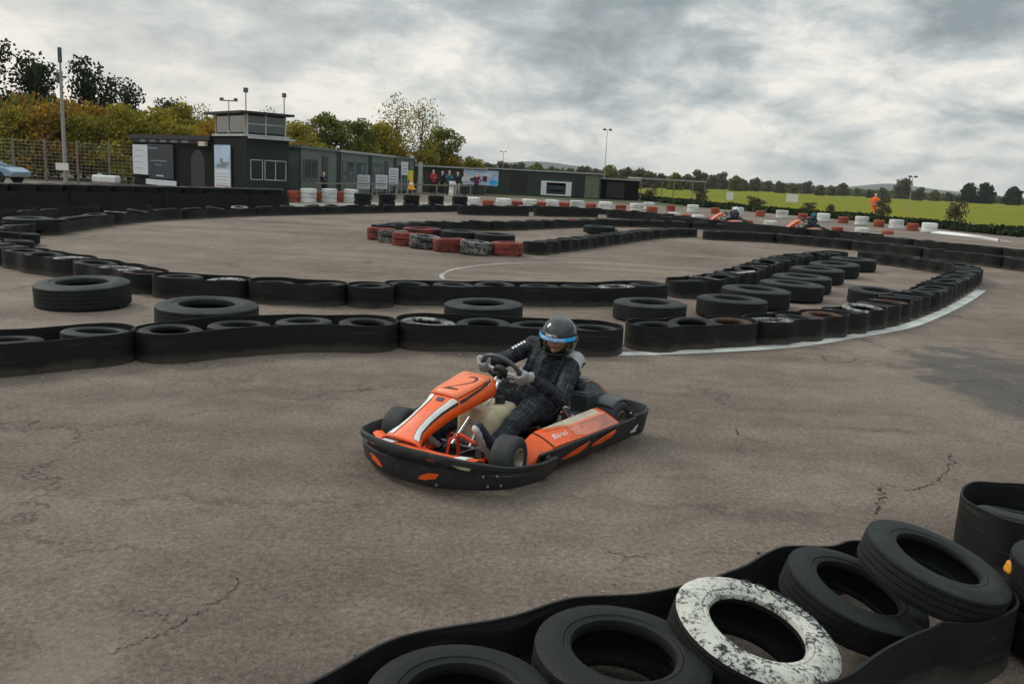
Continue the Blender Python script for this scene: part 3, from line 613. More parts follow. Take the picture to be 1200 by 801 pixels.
for i, (p, lab) in enumerate(TT):
    q = G(p[0], p[1], .24)
    sz = 1.0 if i in (0, 1) else (.92 if i < 5 else .98)
    put_tyre('truck', q, (random.uniform(-.03, .03), random.uniform(-.02, .05)), lab, 'truck tyres lying between the barriers', sc_=sz if i != 11 else .85, sz=.9 if i in (2, 3) else 1, z=None)
# --- left cluster
LC = along([(6, 293), (-14, 287), (-26, 279), (-14, 271), (8, 266.5), (34, 264.5)], .60, .2)
row(LC, 'the tight left bend at the frame edge', 'tyres of the left bend', 'belts of the left bend', [(i, min(i+3, len(LC))) for i in range(0, len(LC), 3)], scal=.84, tilt=.1)
for i, p in enumerate([(18, 282), (3, 277), (26, 274)]):
    put_tyre('black', G(p[0], p[1], .2), (random.uniform(-.1, .1), random.uniform(-.1, .1)), 'loose black tyre inside the left bend, %s from the front' % ordw(i+1), 'loose tyres inside the left bend', z=CW/2+.03+(i % 2)*.06)
put_tyre('truck', G(34, 256.5, .3), (0, 0), 'pale topped truck tyre on the heap at the left bend', 'truck tyres lying between the barriers', z=.2, sc_=.95)
# --- row C, the far side of the infield
C1 = along([(62, 262), (92, 257.5), (122, 254), (152, 251), (184, 249), (216, 248), (250, 246.5), (290, 245.3), (335, 244.6), (400, 243.6), (450, 243), (520, 242.5), (590, 243), (650, 243.5), (700, 246), (750, 250), (800, 255)], 1.14, .2)
row(C1, 'the long far barrier across the infield', 'tyres in the long far barrier', 'belts of the long far barrier', [(i, min(i+3, len(C1))) for i in range(0, len(C1), 3)], keys={i: 'whitish' for i in range(3, 60, 5)}, scal=.84, tilt=.14, share=True, h=.25, ext=.27, zs=.05)
C2 = along([(12, 252), (60, 247.5), (110, 246), (170, 244)], 1.0, .2)
row(C2, 'the low row behind the left bend', 'tyres behind the left bend', 'belts behind the left bend', [(i, min(i+4, len(C2))) for i in range(0, len(C2), 4)], scal=.9, share=True, h=.3, ext=.2, beltlabels=['plain black belt, %s from the left in the low row behind the bend' % ordw(i+1) for i in range(9)])
# --- the island with red and white tyres
I1 = along([(447, 270), (466, 274), (486, 277.5), (507, 280.5), (530, 283), (553, 285.5), (577, 287), (603, 287)], .72, .22)
ik = {}
for i, c in enumerate(I1):
    k = ('ir', 'iw')[i % 2]; ik[i] = k
    for lv in range(2):
        put_tyre(k, c, (random.uniform(-.08, .08), random.uniform(-.08, .08)), '%s tyre, %s in stack %s from the left tip of the island' % ('upper' if lv else 'lower', 'worn red' if k == 'ir' else 'worn white', ordw(i+1)), 'red and white tyres round the island', z=.085+lv*.125, sc_=1.22, sz=.66)
I2 = along([(628, 287), (655, 284), (690, 280), (730, 275), (770, 271), (810, 270)], .60, .2)
row(I2, 'the front row of the island', 'tyres on the front of the island', 'belts on the front of the island', [(i, min(i+2, len(I2))) for i in range(0, len(I2), 2)], scal=.80, share=True, h=.25, zs=.03)
I3 = along([(452, 266), (490, 263), (540, 261.5), (590, 262), (640, 260.5), (700, 259), (760, 260), (830, 263), (880, 267)], .9, .2)
row(I3, 'the back row of the island', 'tyres on the back of the island', 'belts on the back of the island', [(i, min(i+3, len(I3))) for i in range(0, len(I3), 3)], keys={4: 'whitish', 11: 'red'}, scal=.84, share=True, h=.25, ext=.15, zs=.03)
for i, (p, k, d) in enumerate((((495, 271), 'red', 'faded red tyre lying inside the left tip of the island'), ((540, 274.5), 'grey', 'wide grey tyre lying behind the red and white stacks'), ((580, 278), 'grey', 'flat grey tyre lying furthest right behind the red and white stacks'), ((702, 268), 'grey', 'upper grey tyre of the pile near the middle of the island'))):
    put_tyre(k, G(p[0], p[1], .22), (0, 0), d, 'loose tyres on the island', sc_=1.7, sz=.7, z=.2)
put_tyre('black', G(706, 271, .1), (0, 0), 'lower black tyre of the pile near the middle of the island', 'loose tyres on the island', sc_=1.7, sz=.6)
# --- the long band of barrier to the right (two rows deep)
D1 = along([(835, 273.5), (900, 276.5), (960, 281.5), (1030, 288), (1100, 296), (1160, 303), (1225, 311)], .60, .2)
row(D1, 'the front row of the long right hand barrier', 'tyres in the right hand barrier', 'belts of the front row on the right', [(i, min(i+4, len(D1))) for i in range(0, len(D1), 4)], scal=.82, share=True, h=.26, zs=.05)
D2 = along([(780, 257), (840, 262), (900, 268), (960, 273.5), (1040, 282), (1110, 289), (1170, 295), (1225, 301)], .95, .2)
row(D2, 'the rear row of the long right hand barrier', 'tyres in the rear right hand barrier', 'belts of the rear row on the right', [(i, min(i+3, len(D2))) for i in range(0, len(D2), 3)], scal=.9, share=True, h=.32, ext=.18, zs=.08)

# --- foreground barrier
fgc = [((541, 815), 'black', (0.03, .03), 'big black tyre cut by the bottom frame edge, nearest the camera'),
       ((729, 758), 'black', (.02, .06), 'smooth black tyre left of the white painted one in the foreground'),
       ((882, 729), 'white', (.13, .20), 'flaking white painted tyre in the foreground barrier'),
       ((1001, 684), 'black', (.12, .24), 'black tyre tilted over between the white one and the topmost one'),
       ((1095, 650), 'grey', (.12, .24), 'grey tyre with a rounded sidewall, topmost in the foreground barrier')]
fpos = []
for i, (p, k, tl, lab) in enumerate(fgc):
    z = (.15, .16, .18, .19, .305)[i]
    c = G(p[0], p[1], z+(.09 if i < 3 else .065)); fpos.append(c)
    o = put_tyre(k, c, tl, lab, 'tyres in the foreground barrier', z=z, sc_=1 if i < 3 else .94, sz=1 if i < 3 else .76)
    o.rotation_euler = (tl[0], tl[1], 0)
    if k == 'white':
        me = text_mesh('GOODYEAR', .062, res=4, space=1.15)
        for v in me.vertices:      # wrap the word round the upper sidewall
            a = R_(48)-v.co.x/.235; rr = .237+v.co.y; v.co = (rr*math.cos(a), rr*math.sin(a), CW/2*1.0+.0015)
        link('tyre_lettering', me, M['black_ink'], o)
fcs = [Vector((fpos[0].x-.40, fpos[0].y-.42, 0))]+[Vector((p.x, p.y, 0)) for p in fpos[:3]]+[Vector((fpos[3].x-.0, fpos[3].y+.02, 0)), Vector((fpos[4].x-.03, fpos[4].y+.06, 0))]
put_tyre('black', fcs[0], (0, 0), 'black tyre at the near end of the foreground belt below the frame', 'tyres in the foreground barrier', z=.13)
make_belt(fcs, R=CR+.055, h=.25, scal=.92, label='black belt with a scalloped rim holding the white painted tyre in the foreground', seed=3, per=9, wob=.01)
fr = [G(1216, 616, .2), G(1285, 642, .2)]
put_tyre('grey', fr[0], (.22, -.15), 'worn tyre slumped inside the belt at the right frame edge', 'tyres in the foreground barrier', z=.15)
put_tyre('black', fr[1], (.05, -.15), 'black tyre at the far right end of the second foreground belt', 'tyres in the foreground barrier', z=.15)
make_belt(fr, R=CR+.045, h=.31, scal=.9, label='dark belt with a folded inner flap at the right frame edge', seed=8, per=9, wob=.02)
oc = G(1240, 712, .2)
for lv in range(2): put_tyre('black', (oc.x+.12, oc.y), (0, 0), '%s black tyre beside the orange patch at the right frame edge' % ('lower' if lv == 0 else 'upper'), 'tyres in the foreground barrier', z=.1+lv*.19)
mb = MB(); q = G(1192, 669, .3); mb.box(0, 0, 0, .10, .05, .05, Matrix.Rotation(.3, 3, 'Y')); o = mb.build('plastic_fragment', M['amber'], bevel=.012); o.location = tuple(G(1194, 668, .30))
tag(o, 'small orange plastic fragment wedged beside the tyre at the right edge', 'fragment')
# ------------------------------------------------------------------ barriers beyond the circuit
random.seed(11)
# dark tyre wall on the left: stacked tyres three high behind belts
W1 = along([(-45, 231), (60, 231.5), (160, 232), (330, 234.5)], .80, .35)
for i, c in enumerate(W1):
    o = put_tyre('black', c, (0, 0), 'upper black tyre standing in the tyre wall left of the control tower', 'upper tyres of the wall by the tower', z=.62, sc_=1.35, sz=1.1)
for q in range(0, len(W1)-1, 4):
    make_belt(W1[q:q+4], R=.56, h=.55, scal=.95, label='black belt low on the tyre wall by the tower, %s from the left' % ordw(q//4+1), group='belts of the tyre wall by the tower', seed=q, wob=.02)
W2 = along([(425, 233), (470, 234), (540, 236)], 1.3, .35)
for i, c in enumerate(W2):
    for lv in range(2): put_tyre('black', c, (0, 0), 'black tyre stacked below the white sign boards of the cabins', 'tyres stacked below the cabins', z=.15+lv*.3, sc_=1.3, sz=1.2)
# red and white painted stacks by the tower
def stack(px, py, key, s, n, label, group, squash=1.0):
    c = G(px, py, 0)
    for lv in range(n):
        put_tyre(key, c+Vector((random.uniform(-.03, .03), random.uniform(-.03, .03), 0)), (random.uniform(-.03, .03), random.uniform(-.03, .03)), '%s %s' % (('bottom', 'middle', 'top')[lv] if n == 3 else ('lower', 'upper')[lv], label), group, z=CW/2*s*squash+lv*CW*s*squash*1.0, sc_=s, sz=squash)
for i, (px, k) in enumerate(((344, 'bred'), (361, 'bwhite'), (374, 'bred'), (386, 'bwhite'), (399, 'bred'), (411, 'bwhite'))):
    stack(px, 237+(k == 'bwhite')*.7, k, 1.25 if k == 'bwhite' else 1.0, 3, 'painted tyre of the %s %s stack beside the tower' % (ordw(i//2+1), 'red' if k == 'bred' else 'white'), 'painted stacks beside the tower', .9)
# front line and rear line of red and white stacks
def line_stacks(pts, n, rowlab, group, ks=('bwhite', 'bred'), s=1.35, levels=2, sp=.9):
    pp = along(pts, sp, 0)
    for i, c in enumerate(pp[:n]):
        k = ks[i % 2]; s_ = s if k == 'bwhite' else s*.78
        for lv in range(levels):
            put_tyre(k, c, (0, 0), '%s %s tyre, %s from the left in %s' % (('lower', 'upper')[lv], 'white' if k == 'bwhite' else 'red', ordw(i+1), rowlab), group, z=CW/2*s_+lv*CW*s_*.98, sc_=s_, sz=1.0)
line_stacks([(553, 243), (600, 244.5), (660, 245.5), (715, 247.5), (765, 250.5)], 14, 'the line below the dark sheds', 'red and white line below the sheds', sp=.87)
line_stacks([(790, 253.5), (850, 260), (905, 264), (980, 270), (1062, 276)], 18, 'the line behind the distant karts', 'red and white line behind the karts', s=1.1, levels=1, sp=1.05)
line_stacks([(760, 246), (830, 250), (900, 254.5), (980, 261), (1040, 267), (1092, 273)], 16, 'the rearmost line by the meadow', 'red and white line by the meadow', s=1.25, levels=2, sp=1.35)
# low dark row just in front of the painted line
W3 = along([(548, 245.8), (620, 247.5), (700, 249.5), (770, 254), (860, 265), (960, 274), (1060, 281)], 1.3, .2)
for q in range(0, len(W3)-1, 3):
    make_belt(W3[q:q+3], R=.42, h=.34, scal=.9, label='low black belt in front of the red and white stacks, %s from the left' % ordw(q//3+1), group='belts in front of the painted stacks', seed=q, per=3)
# kerb on the far right
kb = MB(); k1 = crom([G(1090, 273), G(1130, 277), G(1160, 281), G(1186, 285)], 6); rows = []
for i, p in enumerate(k1): rows.append([(p.x, p.y-.1, .01), (p.x, p.y+.35, .10), (p.x+.05, p.y+1.1, .12), (p.x+.05, p.y+1.15, .0)])
kb.grid(rows); o = kb.build('kerb', M['white']); tag(o, 'long white painted kerb past the end of the red and white stacks', 'kerb')
# ------------------------------------------------------------------ foliage
def leafblob(mb, rnd, c, r, n, size, flat=.8):
    for _ in range(n):
        th = rnd.uniform(0, 6.283); u = rnd.uniform(-1, 1); rr = rnd.random()**.42
        k = math.sqrt(1-u*u); p = Vector((k*math.cos(th)*r[0]*rr, k*math.sin(th)*r[1]*rr, u*r[2]*rr))+c
        s = size*rnd.uniform(.6, 1.5); a = Vector((rnd.gauss(0, 1), rnd.gauss(0, 1), rnd.gauss(0, .7))).normalized(); b2 = a.orthogonal().normalized()
        ang = rnd.uniform(0, 6.28); b2 = Quaternion(a, ang) @ b2; c2 = a.cross(b2)
        mb.add([p-b2*s*.5-c2*s*.35, p+b2*s*.5-c2*s*.3, p+b2*s*.45+c2*s*.4, p-b2*s*.4+c2*s*.35], [(0, 1, 2, 3)])
def make_tree_meshes(seed, h, wid, trunkh, nblob, nleaf, leaf, shape='round', r0=.16, thin=1.0):
    rnd = random.Random(seed); tr = MB(); cr_ = MB()
    lean = Vector((rnd.uniform(-.05, .05), rnd.uniform(-.05, .05), 1))
    top = lean*h*.86
    tr.tube([Vector((0, 0, -.15)), lean*h*.25+Vector((rnd.uniform(-.1, .1), 0, 0)), lean*h*.5, lean*h*.7, top], [r0*1.25, r0, r0*.7, r0*.45, r0*.12], 8)
    for i in range(nblob):
        t = (i+.5)/nblob; z = trunkh+(h-trunkh)*(t**.85)
        if shape == 'round': wr = wid*math.sin(math.pi*min(1, .16+t*.80))**.7
        elif shape == 'bush': wr = wid*(1-t*.55)
        elif shape == 'pine': wr = wid*(.55+.45*math.sin(t*9))*(1-.35*t)
        else: wr = wid*(.5+.5*t)
        a = i*2.399+rnd.uniform(-.4, .4); d = wr*rnd.uniform(.25, .78)
        c = Vector((math.cos(a)*d, math.sin(a)*d, z+rnd.uniform(-.3, .3)))+Vector((lean.x*z, lean.y*z, 0))
        b0 = lean*max(.3, z*.72)
        tr.tube([b0, (b0+c)/2+Vector((0, 0, .12*h*.1)), c], [r0*.42, r0*.25, r0*.06], 5)
        rr = wid*rnd.uniform(.30, .50)*thin
        leafblob(cr_, rnd, c, (rr, rr, rr*rnd.uniform(.55, .8)), nleaf, leaf)
    return tr.mesh('trunk'), cr_.mesh('crown')
def plant_tree(meshes, lm, loc, rz, s, name, label, cat, group=None, sz=1):
    root = empty(name, loc, rz, label, cat, group); root.scale = (s, s, s*sz)
    for me, nm, mm in ((meshes[0], 'trunk', M['bark']), (meshes[1], 'crown', lm)):
        if not me.materials: me.materials.append(mm)
        o = bpy.data.objects.new(nm, me); C.objects.link(o); o.parent = root
    return root
def recol(meshes, lm):
    c = meshes[1].copy(); c.materials.clear(); c.materials.append(lm); return (meshes[0], c)
bushA = make_tree_meshes(1, 4.6, 2.6, .7, 20, 240, .16, 'bush', .09, .9)
bushB = make_tree_meshes(2, 4.0, 2.9, .5, 20, 240, .16, 'bush', .08, .9)
bushA_yg, bushB_g, bushA_or = recol(bushA, M['leaf_yg']), recol(bushB, M['leaf_g']), recol(bushB, M['leaf_or'])
tall = [make_tree_meshes(20+i, 8.0, 2.3, 3.4, 24, 62, .17, 'pine', .13) for i in range(3)]
tall = [recol(t, M['leaf_dk']) for t in tall]
thin = [recol(make_tree_meshes(30+i, 7.5, 2.5, 2.4, 24, 60, .12, 'round', .10, 1.2), M['leaf_yg']) for i in range(2)]
broad = [recol(make_tree_meshes(40, 7.0, 3.3, 1.6, 26, 250, .18, 'round', .20, .9), M['leaf_g']), recol(make_tree_meshes(41, 6.6, 3.2, 1.4, 26, 250, .18, 'round', .20, .9), M['leaf_yg'])]
rnd = random.Random(5)
# thicket behind the fence on the left
i = 0
for rowi, (Y, top) in enumerate(((52, 0), (57, 1))):
    for k in range(11):
        px = -70+k*36+rowi*17+rnd.uniform(-7, 7)
        if px > 330: continue
        hpx = 126 if px < 150 else (128+(px-150)*.10)
        base = AT(px, 200, Y); t = AT(px, hpx-rowi*7+rnd.uniform(-5, 7), Y)
        kind = rnd.choice((0, 0, 1, 0, 0, 2)); ms = (bushA_yg, bushB_g, bushA_or)[kind]; h0 = (5.0, 4.4, 4.4)[kind]
        i += 1
        plant_tree(ms, None, (base.x, Y, 0), rnd.uniform(0, 6), t.z/h0, 'shrub', '%s shrub, %s from left in the %s row of the thicket' % (('yellow green', 'mid green', 'orange tinted')[kind], ordw(k+1), ('front', 'back')[rowi]), 'shrub', 'shrubs of the thicket behind the fence')
for i, (px, top, s, lab) in enumerate(((-14, 42, 1, 'dark tree cut by the left frame edge above the thicket'), (30, 66, .9, 'dark feathery tree just left of the concrete mast'), (55, 78, .8, 'dark feathery tree directly behind the concrete mast'), (92, 70, .9, 'dark tree just right of the concrete mast'), (150, 97, .75, 'low dark tree standing alone right of the mast'), (190, 118, .7, 'small dark tree between the mast and the tower'), (120, 92, .75, 'slim dark tree between the mast and the lone dark tree'))):
    Y = 60; t = AT(px, top, Y); plant_tree(tall[i % 3], None, (t.x, Y, 0), rnd.uniform(0, 6), t.z/8.1, 'dark_tree', lab, 'tree', 'dark trees above the thicket')
for i, (px, top, lab) in enumerate(((215, 122, 'thin half bare tree left of the control tower'), (236, 128, 'thin half bare tree nearest the left edge of the tower'))):
    t = AT(px, top, 60); plant_tree(thin[i], None, (t.x, 60, 0), i, t.z/7.6, 'sparse_tree', lab, 'tree', 'half bare trees')
# trees behind the cabins
for i, (px, top, Y, ms, h0, lab) in enumerate(((352, 143, 66, broad[1], 7.1, 'yellow green tree just right of the control tower'), (385, 133, 68, broad[0], 7.5, 'rounded green tree behind the second cabin'), (420, 140, 70, broad[0], 7.5, 'green tree behind the middle cabins'), (448, 143, 72, broad[1], 7.1, 'autumn tinted tree left of the half bare ones'), (516, 149, 78, broad[0], 7.5, 'rounded green tree at the right end of the tree belt'))):
    t = AT(px, top, Y); plant_tree(ms, None, (t.x, Y, 0), i*1.3, t.z/h0, 'broadleaf_tree', lab, 'tree', 'trees behind the cabins')
for i, (px, top, lab) in enumerate(((466, 119, 'tall half bare tree showing sky through its crown'), (492, 122, 'second tall half bare tree, beside the rounded green one'), (318, 133, 'half bare tree peeping past the tower roof'))):
    t = AT(px, top, 74); plant_tree(thin[i % 2], None, (t.x, 74, 0), i*2, t.z/7.6, 'sparse_tree', lab, 'tree', 'half bare trees')
for i, px in enumerate((345, 368, 398, 430, 462, 500, 532, 556)):
    Y = 62+i*2.5; t = AT(px, (166, 168, 172, 172, 172, 176, 182, 187)[i], Y); ms = (bushA_or, bushA_yg)[i % 2]
    plant_tree(ms, None, (t.x, Y, 0), i, max(.3, t.z/4.6), 'shrub', 'orange and yellow shrub, %s from the left in the hedge behind the cabins' % ordw(i+1), 'shrub', 'hedge behind the cabins')
# far trees along the horizon
farm = [recol(make_tree_meshes(60+i, 9, 6.4 if i else 5.6, .2, 15, 110, .85, 'bush', .3), M[('leaf_far', 'leaf_g', 'leaf_br')[i]]) for i in range(3)]
hz = [(575, 190), (590, 188), (607, 189), (628, 190), (650, 194), (668, 196), (684, 193), (700, 196), (716, 193), (733, 195), (748, 196), (762, 199), (776, 201), (792, 201), (806, 202), (822, 199), (835, 203), (845, 200), (862, 204), (872, 207), (885, 206), (900, 209), (915, 210), (930, 212), (946, 210), (962, 214), (975, 216), (988, 212), (1004, 217), (1020, 219), (1036, 217), (1060, 211), (1078, 220), (1096, 223), (1112, 225)]
for i, (px, top) in enumerate(hz):
    Y = 330+(i*37) % 130 if px > 830 else 210+(i*37) % 90
    t = AT(px, top+(4.5 if px < 1040 else 1.5), Y); base = AT(px, 215, Y)
    plant_tree(farm[(0, 2, 0, 1, 0)[i % 5]], None, (t.x, Y, -.5), i*1.7, (t.z+.5)/9.0, 'distant_tree', 'distant tree, %s from left in the hedgerow beyond the meadow' % ordw(i+1), 'tree', 'trees of the hedgerow beyond the meadow')
for i, (px, top, lab) in enumerate(((1137, 217, 'left one of the two dark trees standing close together on the right horizon'), (1157, 217, 'right one of the two dark trees standing close together on the right horizon'), (1190, 221, 'lone dark tree on the horizon at the right frame edge'))):
    t = AT(px, top, 380); ms = recol(farm[1], M['leaf_dk']) if i == 0 else ms
    plant_tree(ms, None, (t.x, 380, -.5), i, (t.z+.5)/9.4, 'distant_tree', lab, 'tree', 'dark trees on the right horizon', sz=1)
# far woods mass under those trees
wm_ = MB(); rnd2 = random.Random(9)
for k in range(260):
    px = 545+k*2.6; yy = 205+(px-600)*.0524; Y = 300+rnd2.uniform(0, 160) if px < 820 else 470+rnd2.uniform(0, 80)
    hpx = (10 if px < 760 else 6.5 if px < 1000 else 4)*rnd2.uniform(.5, 1.1)
    t = AT(px, yy-hpx, Y); 
    leafblob(wm_, rnd2, Vector((t.x, Y, max(.5, t.z*.5))), (6, 5, max(1, t.z*.6)), 60, 1.4)
o = wm_.build('hedgerow', M['leaf_far'], fixn=False); tag(o, 'far hedgerows and scrub merging into one low mass along the horizon', 'hedgerow', kind='stuff')
# dark hedge bank between the circuit and the meadow
bk = MB(); pl = crom([G(735, 231), G(800, 239), (G(880, 247)), G(960, 254), G(1060, 263), G(1200, 277), G(1400, 297)], 16); rnd3 = random.Random(2)
for i, p in enumerate(pl):
    hh = .24+.18*mnoise.noise((i*.21, 0, 0)); 
    for q in range(5): leafblob(bk, rnd3, Vector((p.x+rnd3.uniform(-.9, .9), p.y+rnd3.uniform(-.2, .5), hh*.6)), (1.1, .6, hh*.85), 60, .2)
o = bk.build('scrub_bank', M['leaf_dk'], fixn=False); tag(o, 'low dark scrub growing along the edge of the bright meadow', 'scrub', kind='stuff')
lb = [recol(make_tree_meshes(80+i, 2.2, 1.7, .2, 10, 90, .17, 'bush', .05), M['leaf_br']) for i in range(2)]
for i, (px, py, top, lab, s2) in enumerate(((762, 233, 221, 'brown bush under the flat canopy', 1.3), (820, 238, 219, 'brown bush at the right end of the canopy', .9), (884, 245, 230, 'wide brown bush between the two white field boards', 1.6), (948, 250, 237, 'low brown bush below the right white field board', 1.6), (972, 252, 239, 'smallest brown bush right of the white field boards', 1.0), (1033, 257, 229, 'upright brown bush beside the marshal in orange', .7), (1119, 264, 235, 'upright brown bush alone on the right edge of the meadow', .8), (742, 231, 222, 'brown bush against the end of the dark shed', 1.0))):
    g = G(px, py); t = AT(px, top, g.y); s = t.z/2.5; r = plant_tree(lb[i % 2], None, (g.x, g.y, 0), i, s, 'brown_bush', lab, 'bush', 'brown bushes by the meadow'); r.scale = (s*s2, s*s2, s)
# ------------------------------------------------------------------ buildings (local frame: u along the wall, v up, d outward towards the viewer)
class Wall:
    def __init__(s, p0, p1, root):
        s.p0 = Vector((p0[0], p0[1], 0)); s.d = Vector((p1[0]-p0[0], p1[1]-p0[1], 0)); s.L = s.d.length; s.d.normalize()
        s.n = Vector((s.d.y, -s.d.x, 0)); s.root = root
    def box(s, name, u0, u1, v0, v1, d0, d1, m, parent=None, bevel=.0):
        mb = MB(); vs = []
        for d in (d0, d1):
            for u, v in ((u0, v0), (u1, v0), (u1, v1), (u0, v1)):
                p = s.p0+s.d*u+s.n*d; vs.append((p.x, p.y, v))
        mb.add(vs, [(3, 2, 1, 0), (4, 5, 6, 7), (0, 1, 5, 4), (1, 2, 6, 5), (2, 3, 7, 6), (3, 0, 4, 7)])
        return mb.build(name, m, parent or s.root, bevel=bevel)
    def window(s, u0, u1, v0, v1, m='trim', fw=.06, mull=0):
        mb = MB(); f = s.box('window', u0, u1, v0, v1, -.03, .012, M['glass'])
        s.box('window_frame', u0-fw, u1+fw, v1, v1+fw, -.02, .04, M[m], f); s.box('window_frame', u0-fw, u1+fw, v0-fw, v0, -.02, .05, M[m], f)
        for uu in [u0-fw/2, u1+fw/2]+[u0+(u1-u0)*(k+1)/(mull+1) for k in range(mull)]: s.box('window_frame', uu-fw/2, uu+fw/2, v0, v1, -.02, .035, M[m], f)
        return f
    def xy(s, u, d=0): p = s.p0+s.d*u+s.n*d; return p
def P2(px, Y): p = AT(px, 200, Y); return (p.x, Y)
# control tower
TA, TB = P2(250, 40.2), P2(287.5, 37.5)
tw = empty('control_tower', (TB[0], TB[1], 0), 0, 'two storey control tower clad in dark grey with a glazed upper room and flat roof', 'tower')
dirL = (Vector((*TB, 0))-Vector((*TA, 0))).normalized(); nR = Vector((-dirL.y, dirL.x, 0))   # back direction
TCc = Vector((*TB, 0))+nR*2.0
def rel(o): o.matrix_parent_inverse = o.parent.matrix_world.inverted() if o.parent else Matrix()
class RW(Wall):
    pass
bpy.context.view_layer.update()
def mkroot(name, p, label, cat, group=None):
    # the building's parts are modelled in world coordinates; the Empty sits at its foot and is parented with an inverse offset
    r = empty(name, (p[0], p[1], 0), 0, label, cat, group); return r
class LocalWall(Wall):
    def box(s, name, u0, u1, v0, v1, d0, d1, m, parent=None, bevel=0):
        o = Wall.box(s, name, u0, u1, v0, v1, d0, d1, m, parent, bevel)
        par = parent or s.root
        if par is s.root: off = Vector(s.root.location)
        else: off = Vector(s.root.location)
        for v in o.data.vertices: v.co -= off
        return o
wl = LocalWall(TA, TB, tw); wr = LocalWall(TB, (TCc.x, TCc.y), tw); Lw = wl.L
# body: one closed block per storey
wl.box('lower_storey', 0, Lw, 0, 2.75, -2.0, 0, M['bldark'])
wr.box('side_cladding', .0, wr.L, 0, 2.70, 0, .03, M['dkgrey'])
wl.box('window_band', 0.0, Lw, 2.75, 2.84, -2.05, .05, M['trim'])
wl.box('upper_room', .12, Lw-.1, 2.84, 3.70, -1.9, -.12, M['dkgrey'])
for a, b_ in ((.25, 1.55), (1.7, Lw-.3)):
    f = wl.box('window', a, b_, 2.92, 3.62, -.14, -.10, M['glass'])
for a, b_ in ((.12, .95), (1.0, 1.88)):
    f = wr.box('window', a, b_, 2.92, 3.62, -.13, -.07, M['glass'])
for uu in (.13, .97, 1.88): wr.box('window_post', uu-.03, uu+.03, 2.84, 3.7, -.10, -.04, M['trim'])
for uu in (.15, 1.62, Lw-.2): wl.box('window_post', uu-.03, uu+.03, 2.84, 3.7, -.13, -.07, M['trim'])
wr.box('window_rail', .1, 1.9, 3.26, 3.30, -.08, -.03, M['trim'])
wl.box('roof', -.45, Lw+.2, 3.70, 3.80, -2.2, .25, M['black'])
wr.window(.25, .75, .95, 1.75, 'trim', .035); wr.window(.9, 1.85, .95, 1.75, 'trim', .035, mull=1)
wr.box('ledge', .1, 2.15, 2.66, 2.74, .04, .35, M['trim'])
sg = LocalWall(wl.xy(.15, .035).xy, wl.xy(Lw-.25, .035).xy, None)
def sign(wall, u0, u1, v0, v1, m, label, marks, frame=True, cat='sign'):
    p = wall.xy((u0+u1)/2, .06); r = empty('sign_board', (p.x, p.y, v0), 0, label, cat)
    def bx(nm, a, b_, c, d, e0, e1, mm, par=None):
        o = Wall.box(wall, nm, a, b_, c, d, e0, e1, mm, par or r)
        for v in o.data.vertices: v.co -= Vector((p.x, p.y, v0))
        return o
    pa = bx('panel', u0, u1, v0, v1, .045, .085, m)
    for (a, b_, c, d, mm) in marks:
        bx('print', u0+(u1-u0)*a, u0+(u1-u0)*b_, v0+(v1-v0)*c, v0+(v1-v0)*d, .086, .089, mm, pa)
    return r
lines = [(.15, .8, .12+.09*k, .135+.09*k, M['banner_grey']) for k in range(4)]
sign(wl, .35, 2.15, .35, 2.35, M['banner_sky'], 'tall pale blue banner with a kart picture on the tower front', [(0.02, .98, .02, .46, M['banner_white'])]+[(.08, .9, .08+.07*k, .092+.07*k, M['banner_grey']) for k in range(5)]+[(.15, .8, .50, .58, M['banner_grey']), (.45, .92, .56, .63, M['banner_grey']), (.38, .55, .60, .70, M['banner_grey']), (.1, .9, .10, .115, M['red_ink'])])
# antennas and floodlight on and behind the tower
def pole(px, top, Y, label, head, name='floodlight_pole', r=.035):
    t = AT(px, top, Y); root = empty(name, (t.x, Y, 0), 0, label, 'pole')
    mb = MB(); mb.tube([(0, 0, 0), (0, 0, t.z*.5), (0, 0, t.z)], [r*1.3, r*1.1, r*.8], 10); p_ = mb.build('shaft', M['galv'], root, smooth=40)
    head(root, t.z); return root
def head_flood(root, z):
    mb = MB(); mb.box(0, 0, z+.1, .22, .16, .24); mb.build('lamp_head', M['cover'], root, bevel=.02)
    mb = MB(); mb.box(0, -.085, z+.1, .18, .02, .20); mb.build('lamp_glass', M['glass'], root)
def head_tee(root, z):
    mb = MB(); mb.box(0, 0, z, .9, .06, .06); mb.build('crossbar', M['galv'], root)
    for sx in (-.35, .35):
        mb = MB(); mb.box(sx, 0, z+.08, .16, .12, .10); mb.build('lamp_head', M['cover'], root, bevel=.01)
def head_twin(root, z):
    for sx in (-.3, .3):
        mb = MB(); mb.box(sx, 0, z, .34, .2, .2); mb.build('lamp_head', M['cover'], root, bevel=.03)
pole(288, 108, 46, 'slim pole topped by a boxy floodlight behind the tower roof', head_flood)
pole(268, 118, 44, 'short aerial mast with a flat crossbar behind the tower roof', head_tee, 'aerial_mast', .025)
pole(333, 114, 50, 'slim pole with a small floodlight right of the tower', head_flood)
pole(712, 152, 95, 'tall slim floodlight pole beyond the dark sheds', head_twin)
pole(1070, 207, 95, 'slim floodlight pole with dark twin heads standing in the meadow', head_twin)
pole(590, 178, 120, 'thin distant pole with a crossbar beyond the long shed', head_tee, 'aerial_mast', .04)
